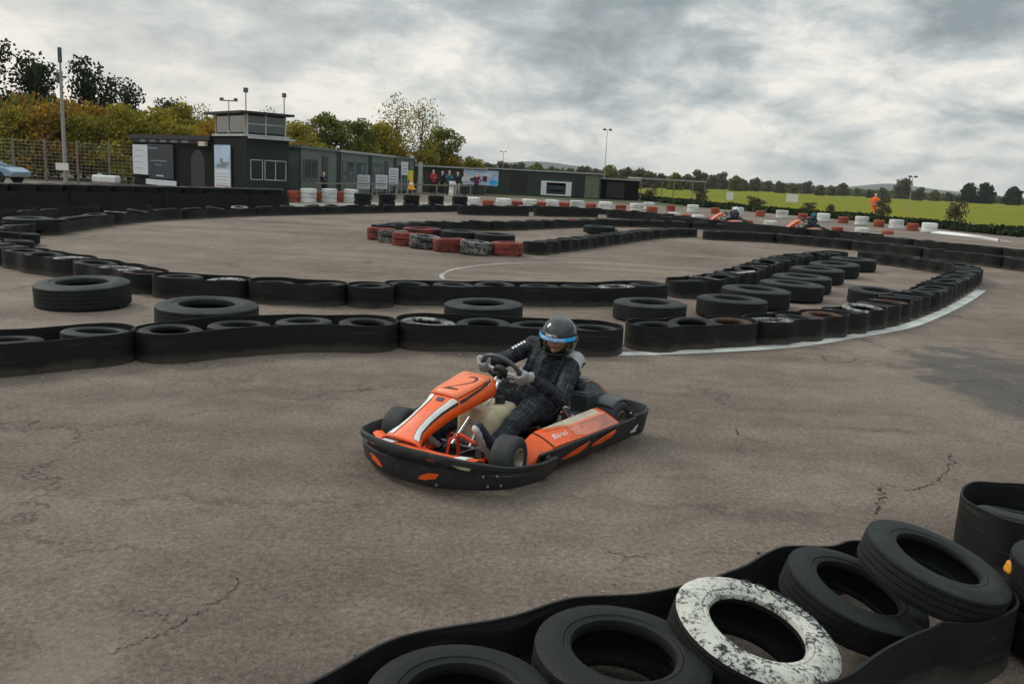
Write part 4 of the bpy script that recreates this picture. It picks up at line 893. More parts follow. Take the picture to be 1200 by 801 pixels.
# concrete mast on the left
t = AT(68, 58, 42); base = AT(77, 210, 42); root = empty('concrete_mast', (base.x, 42, 0), 0, 'tall pale concrete mast with antennas and a white notice, left of the shop building', 'mast')
mb = MB(); mb.tube([(0, 0, 0), (0, 0, 3), (0, 0, 5.4)], [.10, .085, .07], 12); mb.build('shaft', M['galv'], root, smooth=40)
mb = MB(); mb.tube([(0, 0, 5.3), (0, 0, t.z)], [.05, .03], 8); mb.build('upper_shaft', M['galv'], root, smooth=40)
mb = MB(); mb.box(0, 0, t.z-.25, .16, .14, .7); mb.build('antenna', M['cover'], root, bevel=.03)
mb = MB(); mb.box(-.12, 0, t.z-1.3, .14, .14, .5); mb.build('antenna', M['cover'], root, bevel=.03)
mb = MB(); mb.box(-.05, -.18, .98, .62, .03, .34); mb.build('notice', M['white'], root, bevel=.005)
# shop building left of the tower
SA = P2(157, 45.6); SB = (TA[0]-.02, TA[1]+.05)
sh = empty('shop_building', (SA[0], SA[1], 0), 0, 'low dark flat roofed building with signs and an arched doorway, left of the tower', 'building')
ws = LocalWall(SA, SB, sh); Ls = ws.L
ws.box('wall', 0, Ls, 0, 2.55, -2.4, 0, M['bldark'])
ws.box('roof', -.4, Ls-.02, 2.55, 2.75, -2.5, .15, M['black'])
ws.box('fascia', -.1, Ls-.3, 2.38, 2.54, .0, .06, M['black'])
for k in range(5): ws.box('fascia_lettering', .9+k*1.1, 1.55+k*1.1, 2.40, 2.52, .061, .068, M['banner_grey'])
# arched doorway
ad = MB(); n = 14; u0, u1 = Ls-2.05, Ls-.75
pts = [(u0, .0)]+[((u0+u1)/2-math.cos(math.pi*k/n)*(u1-u0)/2, 1.45+math.sin(math.pi*k/n)*(u1-u0)/2) for k in range(n+1)]+[(u1, 0)]
fr_ = [ws.xy(u, .012)+Vector((0, 0, v))-Vector(sh.location) for u, v in pts]; bk_ = [ws.xy(u, -.01)+Vector((0, 0, v))-Vector(sh.location) for u, v in pts]
ad.rings([bk_, fr_], True); ad.build('arched_door', M['black'], sh)
ws.box('wall_lamp', Ls-.95, Ls-.35, 2.28, 2.48, .07, .22, M['cream'])
sign(ws, .1, 1.75, .75, 2.25, M['banner_white'], 'plain white notice board at the left end of the shop building', [(.1, .7, .2+.2*k, .215+.2*k, M['banner_grey']) for k in range(4)])
sign(ws, 1.85, 4.45, .62, 2.3, M['banner_dark'], 'large dark poster beside the white notice board', [(.1, .75, .5, .53, M['banner_grey']), (.25, .55, .38, .41, M['banner_grey']), (.0, .4, .86, .9, M['banner_grey']), (.3, .6, .06, .1, M['banner_sky'])])
sign(ws, 1.5, 4.7, .28, .55, M['banner_white'], 'narrow white strip sign under the dark poster', [])
# cabins receding to the right
for i in range(4):
    Y0 = 42.2+i*6.2; Y1 = Y0+5.8; x0 = P2(346+0, 42.2)[0]; 
    xa = -10.75+i*.66*1.0; xb = xa+.62
    rt = empty('cabin', (xa, Y0, 0), 0, 'grey green site cabin, %s from the tower' % ordw(i+1)+(' with a pale roof edge' if i in (1, 2) else ''), 'cabin', 'site cabins right of the tower')
    wf = LocalWall((xa-2.4, Y0-.27), (xa, Y0), rt); wb = LocalWall((xa, Y0), (xb, Y1), rt)
    wb.box('wall', 0, wb.L, .15, 2.45, -2.4, 0, M['cabin'])
    wb.box('roof', -.1, wb.L+.05, 2.45, 2.58, -2.45, .12, M['grey_roof'] if i in (1, 2) else M['cabin'])
    wb.window(.6, 2.5, 1.0, 1.95, 'cabin', mull=1)
    if i != 1: d = wb.box('door', 3.3, 4.2, .18, 2.15, 0, .035, M['dkgreen']); wb.box('handle', 3.38, 3.5, 1.0, 1.04, .036, .08, M['steel'], d)
    else: wb.window(3.1, 4.9, 1.0, 1.95, 'cabin', mull=1)
    wb.box('corner_post', -.02, .12, 0, 2.45, .0, .05, M['dkgreen']); wb.box('corner_post', wb.L-.12, wb.L+.02, 0, 2.45, .0, .05, M['dkgreen'])
    wb.box('skirt', 0, wb.L, 0, .15, -2.3, -.05, M['black'])
# boards standing near the cabins
def board(px, pyb, pyt, Y, wpx, m, label, name='sign_board', marks=0, legs=True):
    a, b_ = AT(px-wpx/2, pyb, Y), AT(px+wpx/2, pyb, Y); z0 = max(.0, a.z); z1 = AT(px, pyt, Y).z; W_ = b_.x-a.x
    r = empty(name, ((a.x+b_.x)/2, Y, 0), 0, label, 'sign'); mb = MB(); mb.box(0, 0, (z0+z1)/2, W_, .05, z1-z0); p_ = mb.build('panel', m, r, bevel=.01)
    if legs:
        for sx in (-.42, .42):
            mb = MB(); mb.box(W_*sx, .04, z1*.5-.02, .05, .05, z1-.04); mb.build('leg', M['galv'], r)
    for k in range(marks):
        mb = MB(); mb.box(0, -.03, z0+(z1-z0)*(k+1)/(marks+1), W_*.7, .006, (z1-z0)*.04); mb.build('print', M['banner_grey'], p_)
    return r
board(426, 221, 205, 50, 15, M['banner_white'], 'left of two square pale printed boards in front of the cabins', marks=4)
board(447, 221, 205, 51, 14, M['banner_white'], 'right of two square pale printed boards in front of the cabins', marks=4)
board(461, 217, 197, 52, 11, M['banner_white'], 'tall white notice standing right of the two square boards', marks=5)
board(474, 205, 190, 55, 8, M['banner_white'], 'small white notice hung high near the last cabin', marks=3)
board(855, 234, 225, 90, 8, M['white'], 'left of two small white boards standing in the meadow')
board(928, 236.5, 227.5, 92, 14, M['white'], 'right and wider of two white boards standing in the meadow')
# green post and yellow panel at the end of the cabins
board(481, 211, 200, 55, 6, M['yellow'], 'small yellow panel left of the crowd')
board(492, 226, 190, 56, 5, M['grey_roof'], 'grey upright panel between the last cabin and the crowd', legs=False)
# long dark sheds
def shed(pxa, pxb, Y, h, m, label, group='dark sheds at the back'):
    a, b_ = P2(pxa, Y), P2(pxb, Y); r = empty('shed', (a[0], Y, 0), 0, label, 'shed', group); wq = LocalWall(a, b_, r)
    wq.box('wall', 0, wq.L, 0, h, -3, 0, m); wq.box('roof', -.15, wq.L+.15, h, h+.12, -3.1, .2, M['grey_roof']); return wq
s1 = shed(486, 568, 71, 2.0, M['dkgreen'], 'dark green shed behind the crowd of spectators')
s1.box('door', 1.2, 2.2, 0, 1.9, 0, .03, M['black'])
s2 = shed(570, 704, 77, 2.12, M['dkgreen'], 'long dark green shed with a pale roof edge and a white framed hatch')
s2.box('end_panel', s2.L-1.3, s2.L-.05, .05, 2.05, 0, .04, M['ltgreen'])
f = s2.box('opening', 2.2, 3.7, .2, 1.85, 0, .02, M['black']); s2.box('door', 7.9, 8.9, .1, 1.8, 0, .03, M['black'])
s3 = shed(706, 750, 79, 1.75, M['bldark'], 'small brown black shed at the right end of the sheds'); s3.box('opening', .5, 2.1, .1, 1.5, 0, .03, M['black'])
sign(s1, 4.0, 6.85, .75, 1.95, M['banner_sky'], 'large blue and white picture poster behind the crowd', [(.1, .5, .3, .6, M['banner_white']), (.45, .8, .55, .8, M['banner_white']), (.55, .68, .25, .6, M['purplecloth']), (.2, .4, .2, .45, M['banner_grey']), (.75, .98, .05, .35, M['blue'])])
sign(s2, 4.9, 7.6, .1, 1.35, M['white'], 'white framed hatch sign with red and green stripes on the long shed', [(.18, .82, .1, .9, M['banner_dark']), (.2, .5, .72, .88, M['red_ink']), (.5, .8, .72, .88, M['yellow']), (.25, .75, .3, .4, M['banner_grey'])])
tg = s2.box('sign_lettering', 5.0, 7.5, 1.62, 1.68, .0, .02, M['purplecloth']); s2.box('sign_lettering', 5.0, 7.5, 1.46, 1.52, .0, .02, M['tealcloth'])
p = s1.xy(7.6, .1); mb = MB(); mb.box(0, 0, 0, .42, .12, .2); o = mb.build('wall_lamp', M['amber'], bevel=.04); q_ = s2.xy(.75, .1); o.location = (q_.x, q_.y, 1.75); tag(o, 'small amber lamp high on the left end of the long shed', 'lamp')
# canopy
ca, cb_ = P2(752, 80), P2(830, 84); r = empty('canopy', (ca[0], ca[1], 0), 0, 'thin flat canopy on slim posts right of the sheds', 'canopy'); wc = LocalWall(ca, cb_, r)
wc.box('roof', 0, wc.L, 1.95, 2.08, -2, 0, M['grey_roof'])
for uu in (.1, wc.L*.5, wc.L-.15): wc.box('post', uu, uu+.07, 0, 1.95, -.15, -.08, M['galv']); wc.box('post', uu, uu+.07, 0, 1.95, -1.9, -1.83, M['galv'])
# timber rail in front of cabins
ra, rb = G(362, 236), G(545, 236); r = empty('rail_fence', (ra.x, ra.y+1.2, 0), 0, 'low timber rail running in front of the cabins towards the crowd', 'fence'); wq = LocalWall((ra.x, ra.y+1.2), (rb.x, rb.y+8), r)
wq.box('rail', 0, wq.L, .80, .87, 0, .05, M['wood'])
for k in range(8): wq.box('post', wq.L*k/7.2, wq.L*k/7.2+.09, 0, .80, 0, .07, M['wood'])
# chain link fence on the left
fa_, fb_ = P2(-60, 47.5), P2(165, 48.5); r = empty('wire_fence', (fa_[0], fa_[1], 0), 0, 'tall wire mesh fence on timber posts in front of the thicket', 'fence'); wq = LocalWall(fa_, fb_, r)
for k in range(7): wq.box('post', wq.L*k/6.01, wq.L*k/6.01+.10, 0, 2.35, 0, .1, M['wood'])
mb = MB()
for k in range(12): mb.tube([wq.xy(0, .1)+Vector((0, 0, .1+k*.19))-Vector(r.location), wq.xy(wq.L, .1)+Vector((0, 0, .1+k*.19))-Vector(r.location)], .006, 3)
nn = int(wq.L/.22)
for k in range(nn): mb.tube([wq.xy(k*.22, .1)-Vector(r.location), wq.xy(k*.22, .1)+Vector((0, 0, 2.25))-Vector(r.location)], .005, 3)
mb.build('wire_mesh', M['galv'], r)
# small things on top of the tyre wall
def rbox(name, px, py, Y, sx, sy, sz, m, label, cat, bev=.08):
    p = AT(px, py, Y); mb = MB(); mb.box(0, 0, sz/2, sx, sy, sz); o = mb.build(name, m, bevel=bev); o.location = (p.x, Y, max(0, p.z)); o['label'] = label; o['category'] = cat; return o
o = rbox('water_tank', 124.5, 214, 41, 1.15, .6, .34, M['white'], 'white plastic tank lying behind the tyre wall left of the shop', 'tank')
lid = MB(); lid.lathe([(.001, .40), (.09, .40), (.10, .33), (.10, .30)], 16); lid.build('cap', M['cover'], o, smooth=40)
hd = MB(); hd.tube([(-.4, 0, .33), (-.36, 0, .40), (-.22, 0, .40), (-.18, 0, .33)], .018, 8); hd.build('handle', M['white'], o, smooth=40)
for i, (px, m, lab, py) in enumerate(((190, 'amber', 'amber traffic cone at the foot of the dark poster', 213), (482, 'amber', 'amber traffic cone below the yellow panel', 222))):
    p = AT(px, py, 44); r = empty('traffic_cone', (p.x, 44, max(0, p.z)), 0, lab, 'cone'); mb = MB(); mb.lathe([(.001, .62), (.03, .62), (.16, .05)], 20); mb.build('cone_body', M[m], r, smooth=50); mb = MB(); mb.box(0, 0, .025, .42, .42, .05); mb.build('base', M[m], r, bevel=.01)
    mb = MB(); mb.lathe([(.078, .40), (.118, .25)], 20); mb.build('reflective_band', M['white'], r, smooth=50)
# parked car
cp = AT(27, 211, 42.6); car = empty('parked_car', (cp.x-2.05, 42.6, 0), 0, 'pale blue car whose bonnet shows above the tyre wall at the left edge', 'car')
prof = [(-2.0, .35), (-2.05, .75), (-1.9, .95), (-1.2, 1.0), (-.85, 1.30), (-.3, 1.36), (.1, 1.32), (.85, .92), (1.65, .80), (2.05, .6), (2.0, .35)]
mb = MB(); mb.rings([[(x, -.82+.0, z) for x, z in prof], [(x, .82, z) for x, z in prof]], True); mb.build('body', M['carblue'], car, bevel=.06)
for sy in (-1, 1):
    mb = MB(); ww = [(-1.05, 1.0), (-.8, 1.24), (-.3, 1.30), (.05, 1.26), (.6, .98)]; mb.rings([[(x, sy*.825, z) for x, z in ww], [(x, sy*.835, z) for x, z in ww]], True); mb.build('side_window', M['glass'], car)
    for sx in (-1.25, 1.3):
        wh = MB(); wh.lathe([(.001, -.1), (.2, -.1), (.31, -.08), (.32, 0), (.31, .08), (.2, .1), (.001, .1)], 24, Matrix.Translation((sx, sy*.80, .32)) @ Matrix.Rotation(math.pi/2, 4, 'X')); wh.build('wheel', M['black'], car, smooth=40)
mb = MB(); mb.grid([[(.80, -.7, .96), (.80, .7, .96)], [(.16, -.66, 1.31), (.16, .66, 1.31)]]); mb.build('windscreen', M['glass'], car, solid=.01)

# loose grit and rubber crumbs swept against the belts and over the track
gr = MB(); rg = random.Random(21)
def grit(p, s): 
    vs = [(p.x+rg.uniform(-s, s), p.y+rg.uniform(-s, s), .004+rg.uniform(0, s)) for _ in range(4)]; gr.mi = 0 if rg.random() < .55 else 1; gr.add(vs, [(0, 1, 2), (0, 2, 3), (0, 3, 1), (1, 3, 2)])
for (a, b_) in (((-40, 436), (157, 440)), ((160, 428), (462, 418)), ((470, 414), (733, 417)), ((733, 412), (1000, 392)), ((1000, 392), (1150, 342)), ((170, 345), (440, 362)), ((445, 362), (800, 362)), ((60, 325), (180, 342)), ((400, 790), (700, 690)), ((700, 690), (960, 625))):
    A_, B_ = G(*a), G(*b_)
    for _ in range(int((B_-A_).length*45)):
        p = A_.lerp(B_, rg.random())+Vector((rg.gauss(0, .07), rg.gauss(-.03, .09), 0)); grit(p, rg.choice((.004, .006, .008, .014)))
for _ in range(900):
    p = Vector((rg.uniform(-5, 6), rg.uniform(1.6, 10), 0)); grit(p, rg.choice((.003, .004, .006)))
o = gr.build('grit', [mat('pale grit', (.30, .26, .21), .9), M['black']], fixn=False); tag(o, 'loose grit and rubber crumbs scattered on the asphalt and along the belts', 'grit', kind='stuff')

# the damp autumn air
hz_ = bpy.data.materials.new('haze air'); hz_.use_nodes = True; nt = hz_.node_tree; nt.nodes.remove(nt.nodes['Principled BSDF'])
pv = N(nt, 'ShaderNodeVolumePrincipled'); pv.inputs['Color'].default_value = (.85, .9, .95, 1); pv.inputs['Density'].default_value = .00013; pv.inputs['Anisotropy'].default_value = .2
nt.links.new(pv.outputs[0], nt.nodes['Material Output'].inputs['Volume'])
mb = MB(); mb.box(0, 2400, 58.5, 9000, 5400, 122); o = mb.build('haze', hz_); o['kind'] = 'stuff'
# ------------------------------------------------------------------ figures: one continuous remeshed body
def V3(*a): return Vector(a)
def body_from(segs, voxel=.008, smooth=3, wrinkle=.004, name='body', keep=('hand', 'skin')):
    """segs: (p0, p1, r0, r1, region). Tapered capsules fused by voxel remesh into one skin."""
    mb = MB()
    for p0, p1, r0, r1, reg in segs:
        p0 = Vector(p0); p1 = Vector(p1); d = p1-p0; Ln = max(d.length, 1e-4); d.normalize()
        a = d.orthogonal().normalized(); b2 = d.cross(a); rr = []; n = 14
        for k in range(5):
            t = math.pi/2*(k+.35)/5; rr.append([p0-d*r0*math.cos(t)+(a*math.cos(q)+b2*math.sin(q))*r0*math.sin(t) for q in [2*math.pi*i/n for i in range(n)]])
        for k in range(5):
            t = math.pi/2*(4-k+.35)/5; rr.append([p1+d*r1*math.cos(t)+(a*math.cos(q)+b2*math.sin(q))*r1*math.sin(t) for q in [2*math.pi*i/n for i in range(n)]])
        mb.rings(rr)
    me = mb.mesh('tmp'); bm = bmesh.new(); bm.from_mesh(me); bmesh.ops.recalc_face_normals(bm, faces=bm.faces); bm.to_mesh(me); bm.free()
    o = bpy.data.objects.new('tmp', me); C.objects.link(o)
    md = o.modifiers.new('r', 'REMESH'); md.mode = 'VOXEL'; md.voxel_size = voxel; md.use_smooth_shade = True
    if smooth: ms_ = o.modifiers.new('s', 'SMOOTH'); ms_.iterations = smooth; ms_.factor = .5
    out = eval_mesh(o); bpy.data.objects.remove(o); out.name = name
    n = len(out.vertices); co_ = np.empty(n*3); out.vertices.foreach_get('co', co_); co_ = co_.reshape(-1, 3)
    best = np.full(n, 1e9); bi = np.zeros(n, int); tt = np.zeros(n); 
    A = []
    for i, (p0, p1, r0, r1, reg) in enumerate(segs):
        a = np.array(p0, float); b2 = np.array(p1, float); d = b2-a; L2 = max((d*d).sum(), 1e-8)
        t = np.clip(((co_-a) @ d)/L2, 0, 1); q = a+t[:, None]*d; dist = np.linalg.norm(co_-q, axis=1)-(r0+(r1-r0)*t)
        m_ = dist < best; best[m_] = dist[m_]; bi[m_] = i; tt[m_] = t[m_]
    # cloth folds
    if wrinkle:
        nr = np.empty(n*3); out.vertices.foreach_get('normal', nr); nr = nr.reshape(-1, 3)
        for k in range(n):
            if segs[bi[k]][4] in ('suit', 'trousers', 'top', 'shoulder'):
                p = co_[k]; w_ = 1.5*mnoise.noise((p[0]*13, p[1]*13, p[2]*22))+.9*abs(mnoise.noise((p[0]*34+4, p[1]*34, p[2]*30)))
                co_[k] += nr[k]*w_*wrinkle
        out.vertices.foreach_set('co', co_.ravel())
    out.update()
    return out, bi, tt, co_
def dress(me, bi, co_, segs, mats, regfn=None, uvs=False):
    names = list(mats.keys())
    for k in names: me.materials.append(mats[k])
    if uvs: uvl = me.uv_layers.new(name='uv'); 
    frames = []
    for p0, p1, r0, r1, reg in segs:
        d = Vector(p1)-Vector(p0); Ln = d.length; d.normalize(); a = d.cross(V3(0, 0, 1)) if abs(d.z) < .95 else d.cross(V3(1, 0, 0)); a.normalize(); frames.append((Vector(p0), d, a, d.cross(a), Ln, (r0+r1)/2))
    for p in me.polygons:
        vi = p.vertices[0]; i = bi[vi]; reg = segs[i][4]
        if regfn: reg = regfn(p.center, reg, p.normal) or reg
        p.material_index = names.index(reg); p.use_smooth = True
        if uvs:
            p0, d, a, b2, Ln, r = frames[i]
            c = p.center-p0; a0 = math.atan2(c.dot(b2), c.dot(a))
            for li in p.loop_indices:
                q = Vector(co_[me.loops[li].vertex_index])-p0; an = math.atan2(q.dot(b2), q.dot(a))
                if an-a0 > math.pi: an -= 2*math.pi
                if an-a0 < -math.pi: an += 2*math.pi
                uvl.data[li].uv = (an*max(r, .05), q.dot(d))

# ------------------------------------------------------------------ the kart (x forward, y left, z up)
KH = R_(-125); KO = Vector((-.044, 5.39, 0))+Vector((.766, -.643, 0))*.085+Vector((-.643, -.766, 0))*.045+Vector((.03, 0, 0))
kart = empty('go_kart', KO, KH, 'orange and black go kart numbered 2 cornering in the middle of the track', 'go kart', 'go karts')
FB = [(1.06, 0), (1.05, .20), (1.015, .38), (.95, .56), (.845, .695), (.68, .765), (.53, .755), (.43, .69)]
def bumper_rows(path, ztop, zbot, groove, th=.028, flare=.025):
    pp = crom([(x, y, 0) for x, y in path], 7); n = len(pp); rows = []; pos = []
    for i, p in enumerate(pp):
        t = i/(n-1)*(len(path)-1); a = int(min(t, len(path)-2)); f = t-a
        zt = ztop[a]*(1-f)+ztop[a+1]*f; g = groove[a]*(1-f)+groove[a+1]*f
        d = (pp[min(i+1, n-1)]-pp[max(i-1, 0)]).normalized(); nn = V3(d.y, -d.x, 0)
        if nn.dot(p) < 0: nn = -nn
        zb = zbot; H = zt-zb
        prof = [(-th, .0), (-.012, -.0), (.004, .10), (.012, .30), (.014+flare*.3, .50), (.014+flare*.5, .58), (.014+flare*.5-g*.028, .63), (.014+flare*.6-g*.028, .74), (.016+flare*.8, .80), (.014+flare, .95), (.006+flare, 1.0), (-.006+flare, .985), (-.012+flare*.6, .8), (-th+.004, .3)]
        rows.append([p+nn*o+V3(0, 0, zb+H*z) for o, z in prof]); pos.append((p, nn, zt, i))
    return rows, pos
def mk_bumper(name, path, ztop, zbot, groove, cap=True, **kw):
    rows, pos = bumper_rows(path, ztop, zbot, groove, **kw); mb = MB(); mb.rings(rows, True, cap=cap)
    return mb.build(name, M['kart_black'], kart, smooth=45), rows, pos
full = [(x, -y) for x, y in reversed(FB[1:])]+FB
zt = [.150, .150, .153, .168, .200, .225, .238]; ztf = zt+[.243]+list(reversed(zt)); gr = [0, 0, 0, .2, .7, 1, 1]; grf = gr+[1]+list(reversed(gr))
fbump, frows, fpos_ = mk_bumper('front_bumper', full, ztf, .03, grf)
def on_bumper(pos, kx, z, out=.03):   # kx: index float along path
    i = int(kx); i = max(0, min(len(pos)-2, i)); f = kx-i
    p = pos[i][0].lerp(pos[i+1][0], f); n = pos[i][1].lerp(pos[i+1][1], f).normalized(); return p+n*out+V3(0, 0, z)
def yidx(pos, y):
    for i in range(len(pos)-1):
        a, b2 = pos[i][0].y, pos[i+1][0].y
        if pos[i][0].x > .6 and (a-y)*(b2-y) <= 0 and a != b2: return i+(y-a)/(b2-a)
    return 0
def hit(rows, yy, zz):
    """outer bumper surface point at given y and z (front)"""
    best = None
    for r in rows:
        for k in range(1, 10):
            a, b2 = r[k], r[k+1]
            if abs(a.y-yy) < .05 and min(a.z, b2.z) <= zz <= max(a.z, b2.z) and a.x > .5:
                t = (zz-a.z)/(b2.z-a.z+1e-9); p = a.lerp(b2, t); e = abs(p.y-yy)
                if best is None or e < best[0]: best = (e, p)
    return best[1] if best else V3(1.06, yy, zz)
def patch(name, outline, m, parent, fn, lift=.004):
    mb = MB(); c = (sum(p[0] for p in outline)/len(outline), sum(p[1] for p in outline)/len(outline)); rr = []
    for k, s in enumerate((1.0, .96, .5)):
        rr.append([fn(c[0]+(u-c[0])*s, c[1]+(v-c[1])*s, lift if k else 0) for u, v in outline])
    mb.rings(rr, True, cap=False); n = len(outline); mb.add([fn(c[0], c[1], lift)]+rr[-1], [(0, i+1, (i+1) % n+1) for i in range(n)])
    return mb.build(name, m, parent, smooth=50)
fnF = lambda u, v, l: hit(frows, u, v)+V3(l+.001, 0, 0)
for sg_ in (1, -1):
    patch('bumper_slot', [(sg_*u, v) for u, v in ((.17, .070), (.24, .070), (.31, .088), (.335, .118), (.25, .115), (.20, .095))], M['orange'], fbump, fnF)
    patch('bumper_slot', [(sg_*u, v) for u, v in ((.23, .186), (.285, .182), (.30, .190), (.26, .197))], M['orange'], fbump, fnF)
    patch('white_decal', [(sg_*(.47+.055*math.cos(t)), .160+.012*math.sin(t)-.006*math.cos(t)) for t in [6.283*k/14 for k in range(14)]], M['cream'], fbump, fnF)
for y_, z_ in ((.60, .06), (.60, .12), (.66, .06), (.66, .12), (.30, .05), (-.6, .06), (-.6, .12)):
    p = hit(frows, y_, z_); mb = MB(); mb.lathe([(.001, .004), (.006, .004), (.008, 0)], 8, Matrix.Translation(p) @ Matrix.Rotation(math.pi/2, 4, 'Y')); mb.build('bolt_head', M['steel'], fbump)
# side bumpers, rear bumper
SZ = [.155, .175, .19, .195, .20]
for sg_ in (1, -1):
    sb, srows, spos = mk_bumper('side_bumper', [(.46, sg_*.655), (.33, sg_*.695), (.0, sg_*.70), (-.35, sg_*.69), (-.56, sg_*.685)], SZ, .045, [0, 0, 0, 0, 0], flare=.03)
    def fnS(u, v, l, sg_=sg_):
        return V3(u, sg_*(.715+.034*min(1, max(0, (v-.08)/.08))+l+.001), v)
    patch('bumper_slot', [(.26, .083), (.30, .092), (.20, .122), (.06, .150), (.02, .150), (.045, .110), (.12, .09)], M['orange'], sb, fnS)
    patch('bumper_slot', [(-.03, .105), (-.02, .12), (-.13, .152), (-.27, .172), (-.28, .155), (-.24, .128), (-.12, .105)], M['orange'], sb, fnS)
    patch('white_decal', [(-.50, .10), (-.49, .115), (-.52, .122), (-.535, .145), (-.56, .150), (-.555, .118), (-.57, .10)], M['sticker_white'], sb, fnS)
RB = [(-.58, -.675), (-.68, -.70), (-.785, -.66), (-.83, -.56), (-.845, -.25), (-.85, 0), (-.845, .25), (-.83, .56), (-.785, .66), (-.68, .70), (-.58, .675)]
rb_, rrows, rpos = mk_bumper('rear_bumper', RB, [.205, .215, .225, .225, .225, .225, .225, .225, .225, .215, .205], .05, [0]*11, flare=.015)
mb = MB(); mb.tube([(-.80, -.55, .14), (-.80, .55, .14)], .016, 10); mb.tube([(-.80, .3, .14), (-.55, .3, .08)], .014, 8); mb.tube([(-.80, -.3, .14), (-.55, -.3, .08)], .014, 8); mb.build('rear_bumper_bracket', M['steel'], kart, smooth=40)
# chassis and floor
mb = MB()
for s in (-1, 1):
    mb.tube(crom([(-.72, s*.30, .06), (-.3, s*.33, .06), (.1, s*.31, .06), (.45, s*.26, .06), (.88, s*.20, .07)], 5), .016, 8)
    mb.tube([(.36, s*.26, .07), (.57, s*.40, .09), (.57, s*.47, .11)], .014, 8)
    mb.tube([(.3, s*.30, .06), (.28, s*.66, .10), (-.35, s*.66, .10), (-.38, s*.32, .06)], .013, 8)
for x_ in (-.70, -.2, .36, .86): mb.tube([(x_, -.31, .06), (x_, .31, .06)], .015, 8)
mb.build('chassis_frame', M['red_steel'], kart, smooth=40)
mb = MB(); mb.rings([[V3(x_, y_, z_) for x_, y_ in ((-.2, -.32), (.45, -.28), (.90, -.22), (.90, .22), (.45, .28), (-.2, .32))] for z_ in (.036, .044)], True); mb.build('floor_tray', M['black'], kart)
mb = MB(); mb.tube([(-.57, -.62, .14), (-.57, .62, .14)], .02, 12); mb.build('rear_axle', M['steel'], kart, smooth=40)
# wheels
def wheel(x_, y_, R, wd, steer, sg_):
    root = bpy.data.objects.new('wheel', None); C.objects.link(root); root.parent = kart; root.location = (x_, y_, R); root.rotation_euler = (0, 0, R_(steer)); root.empty_display_size = .1
    X = Matrix.Rotation(math.pi/2, 4, 'X'); h = wd/2; mb = MB()
    mb.lathe([(.068, h*.62), (.070, h*.86), (.085, h*.98), (R-.030, h*1.0), (R-.012, h*.93), (R-.002, h*.78), (R, h*.4), (R, -h*.4), (R-.002, -h*.78), (R-.012, -h*.93), (R-.030, -h), (.085, -h*.98), (.070, -h*.86), (.068, -h*.62)], 40, X, loop=True)
    mb.build('tyre', M['tyre_kart'], root, smooth=40)
    mb = MB(); mb.lathe([(.074, h*.90), (.066, h*.92), (.062, h*.70), (.056, h*.30), (.034, h*.22), (.030, h*.45), (.020, h*.50), (.001, h*.50)], 28, X); mb.lathe([(.074, -h*.90), (.066, -h*.92), (.062, -h*.70), (.056, -h*.30), (.034, -h*.22), (.030, -h*.45), (.001, -h*.50)], 28, X)
    mb.lathe([(.066, h*.9), (.066, -h*.9)], 28, X)
    for k in range(3):
        a = 2.094*k; mb.lathe([(.001, h*.58), (.006, h*.56), (.007, h*.3)], 8, Matrix.Translation((math.cos(a)*.045, 0, math.sin(a)*.045)) @ X)
        mb.lathe([(.001, -h*.58), (.006, -h*.56), (.007, -h*.3)], 8, Matrix.Translation((math.cos(a)*.045, 0, math.sin(a)*.045)) @ X)
    mb.build('rim', M['rim'], root, smooth=40)
for sg_ in (1, -1):
    wheel(.57, sg_*.545, .136, .140, 12, sg_); wheel(-.57, sg_*.515, .140, .20, 0, sg_)
# nose fairing
sec = [(.25, .135, .485, .40), (.30, .148, .480, .385), (.42, .150, .445, .365), (.54, .143, .405, .325), (.60, .118, .378, .300), (.68, .105, .350, .270), (.78, .100, .310, .235), (.88, .110, .265, .205), (.95, .14, .235, .190), (1.0, .17, .215, .185)]
def nose_pt(x_, s, lift=0):   # s in -1..1 across
    for a, b2 in zip(sec, sec[1:]):
        if a[0] <= x_ <= b2[0]: t = (x_-a[0])/(b2[0]-a[0]); break
    else: a, b2, t = (sec[0], sec[1], 0) if x_ < sec[0][0] else (sec[-2], sec[-1], 1)
    hw = a[1]+(b2[1]-a[1])*t; zc = a[2]+(b2[2]-a[2])*t; ze = a[3]+(b2[3]-a[3])*t
    fl = .72; e = max(0, (abs(s)-fl)/(1-fl)); y_ = s*hw/1.0 if abs(s) < fl else math.copysign((fl+(1-fl)*math.sin(e*1.35)*.75)*hw, s)
    z_ = zc-(zc-ze)*(e**1.5)-.008*(s*s)
    return V3(x_, y_, z_+lift)
rows = [[nose_pt(x_, s) for s in [-1+2*k/18 for k in range(19)]] for x_ in [.25+.75*i/30 for i in range(31)]]
mb = MB(); mb.grid(rows); nose = mb.build('nose_fairing', M['orange'], kart, smooth=50, solid=.008)
def strip(name, s0, s1, x0, x1, m, lift, parent=nose, nx=14):
    mb = MB(); rr = []
    for i in range(nx+1):
        t = i/nx; x_ = x0+(x1-x0)*t; a = s0[0]+(s0[1]-s0[0])*t; b2 = s1[0]+(s1[1]-s1[0])*t
        rr.append([nose_pt(x_, a, lift), nose_pt(x_, (a+b2)/2, lift), nose_pt(x_, b2, lift)])
    mb.grid(rr); return mb.build(name, m, parent, smooth=50)
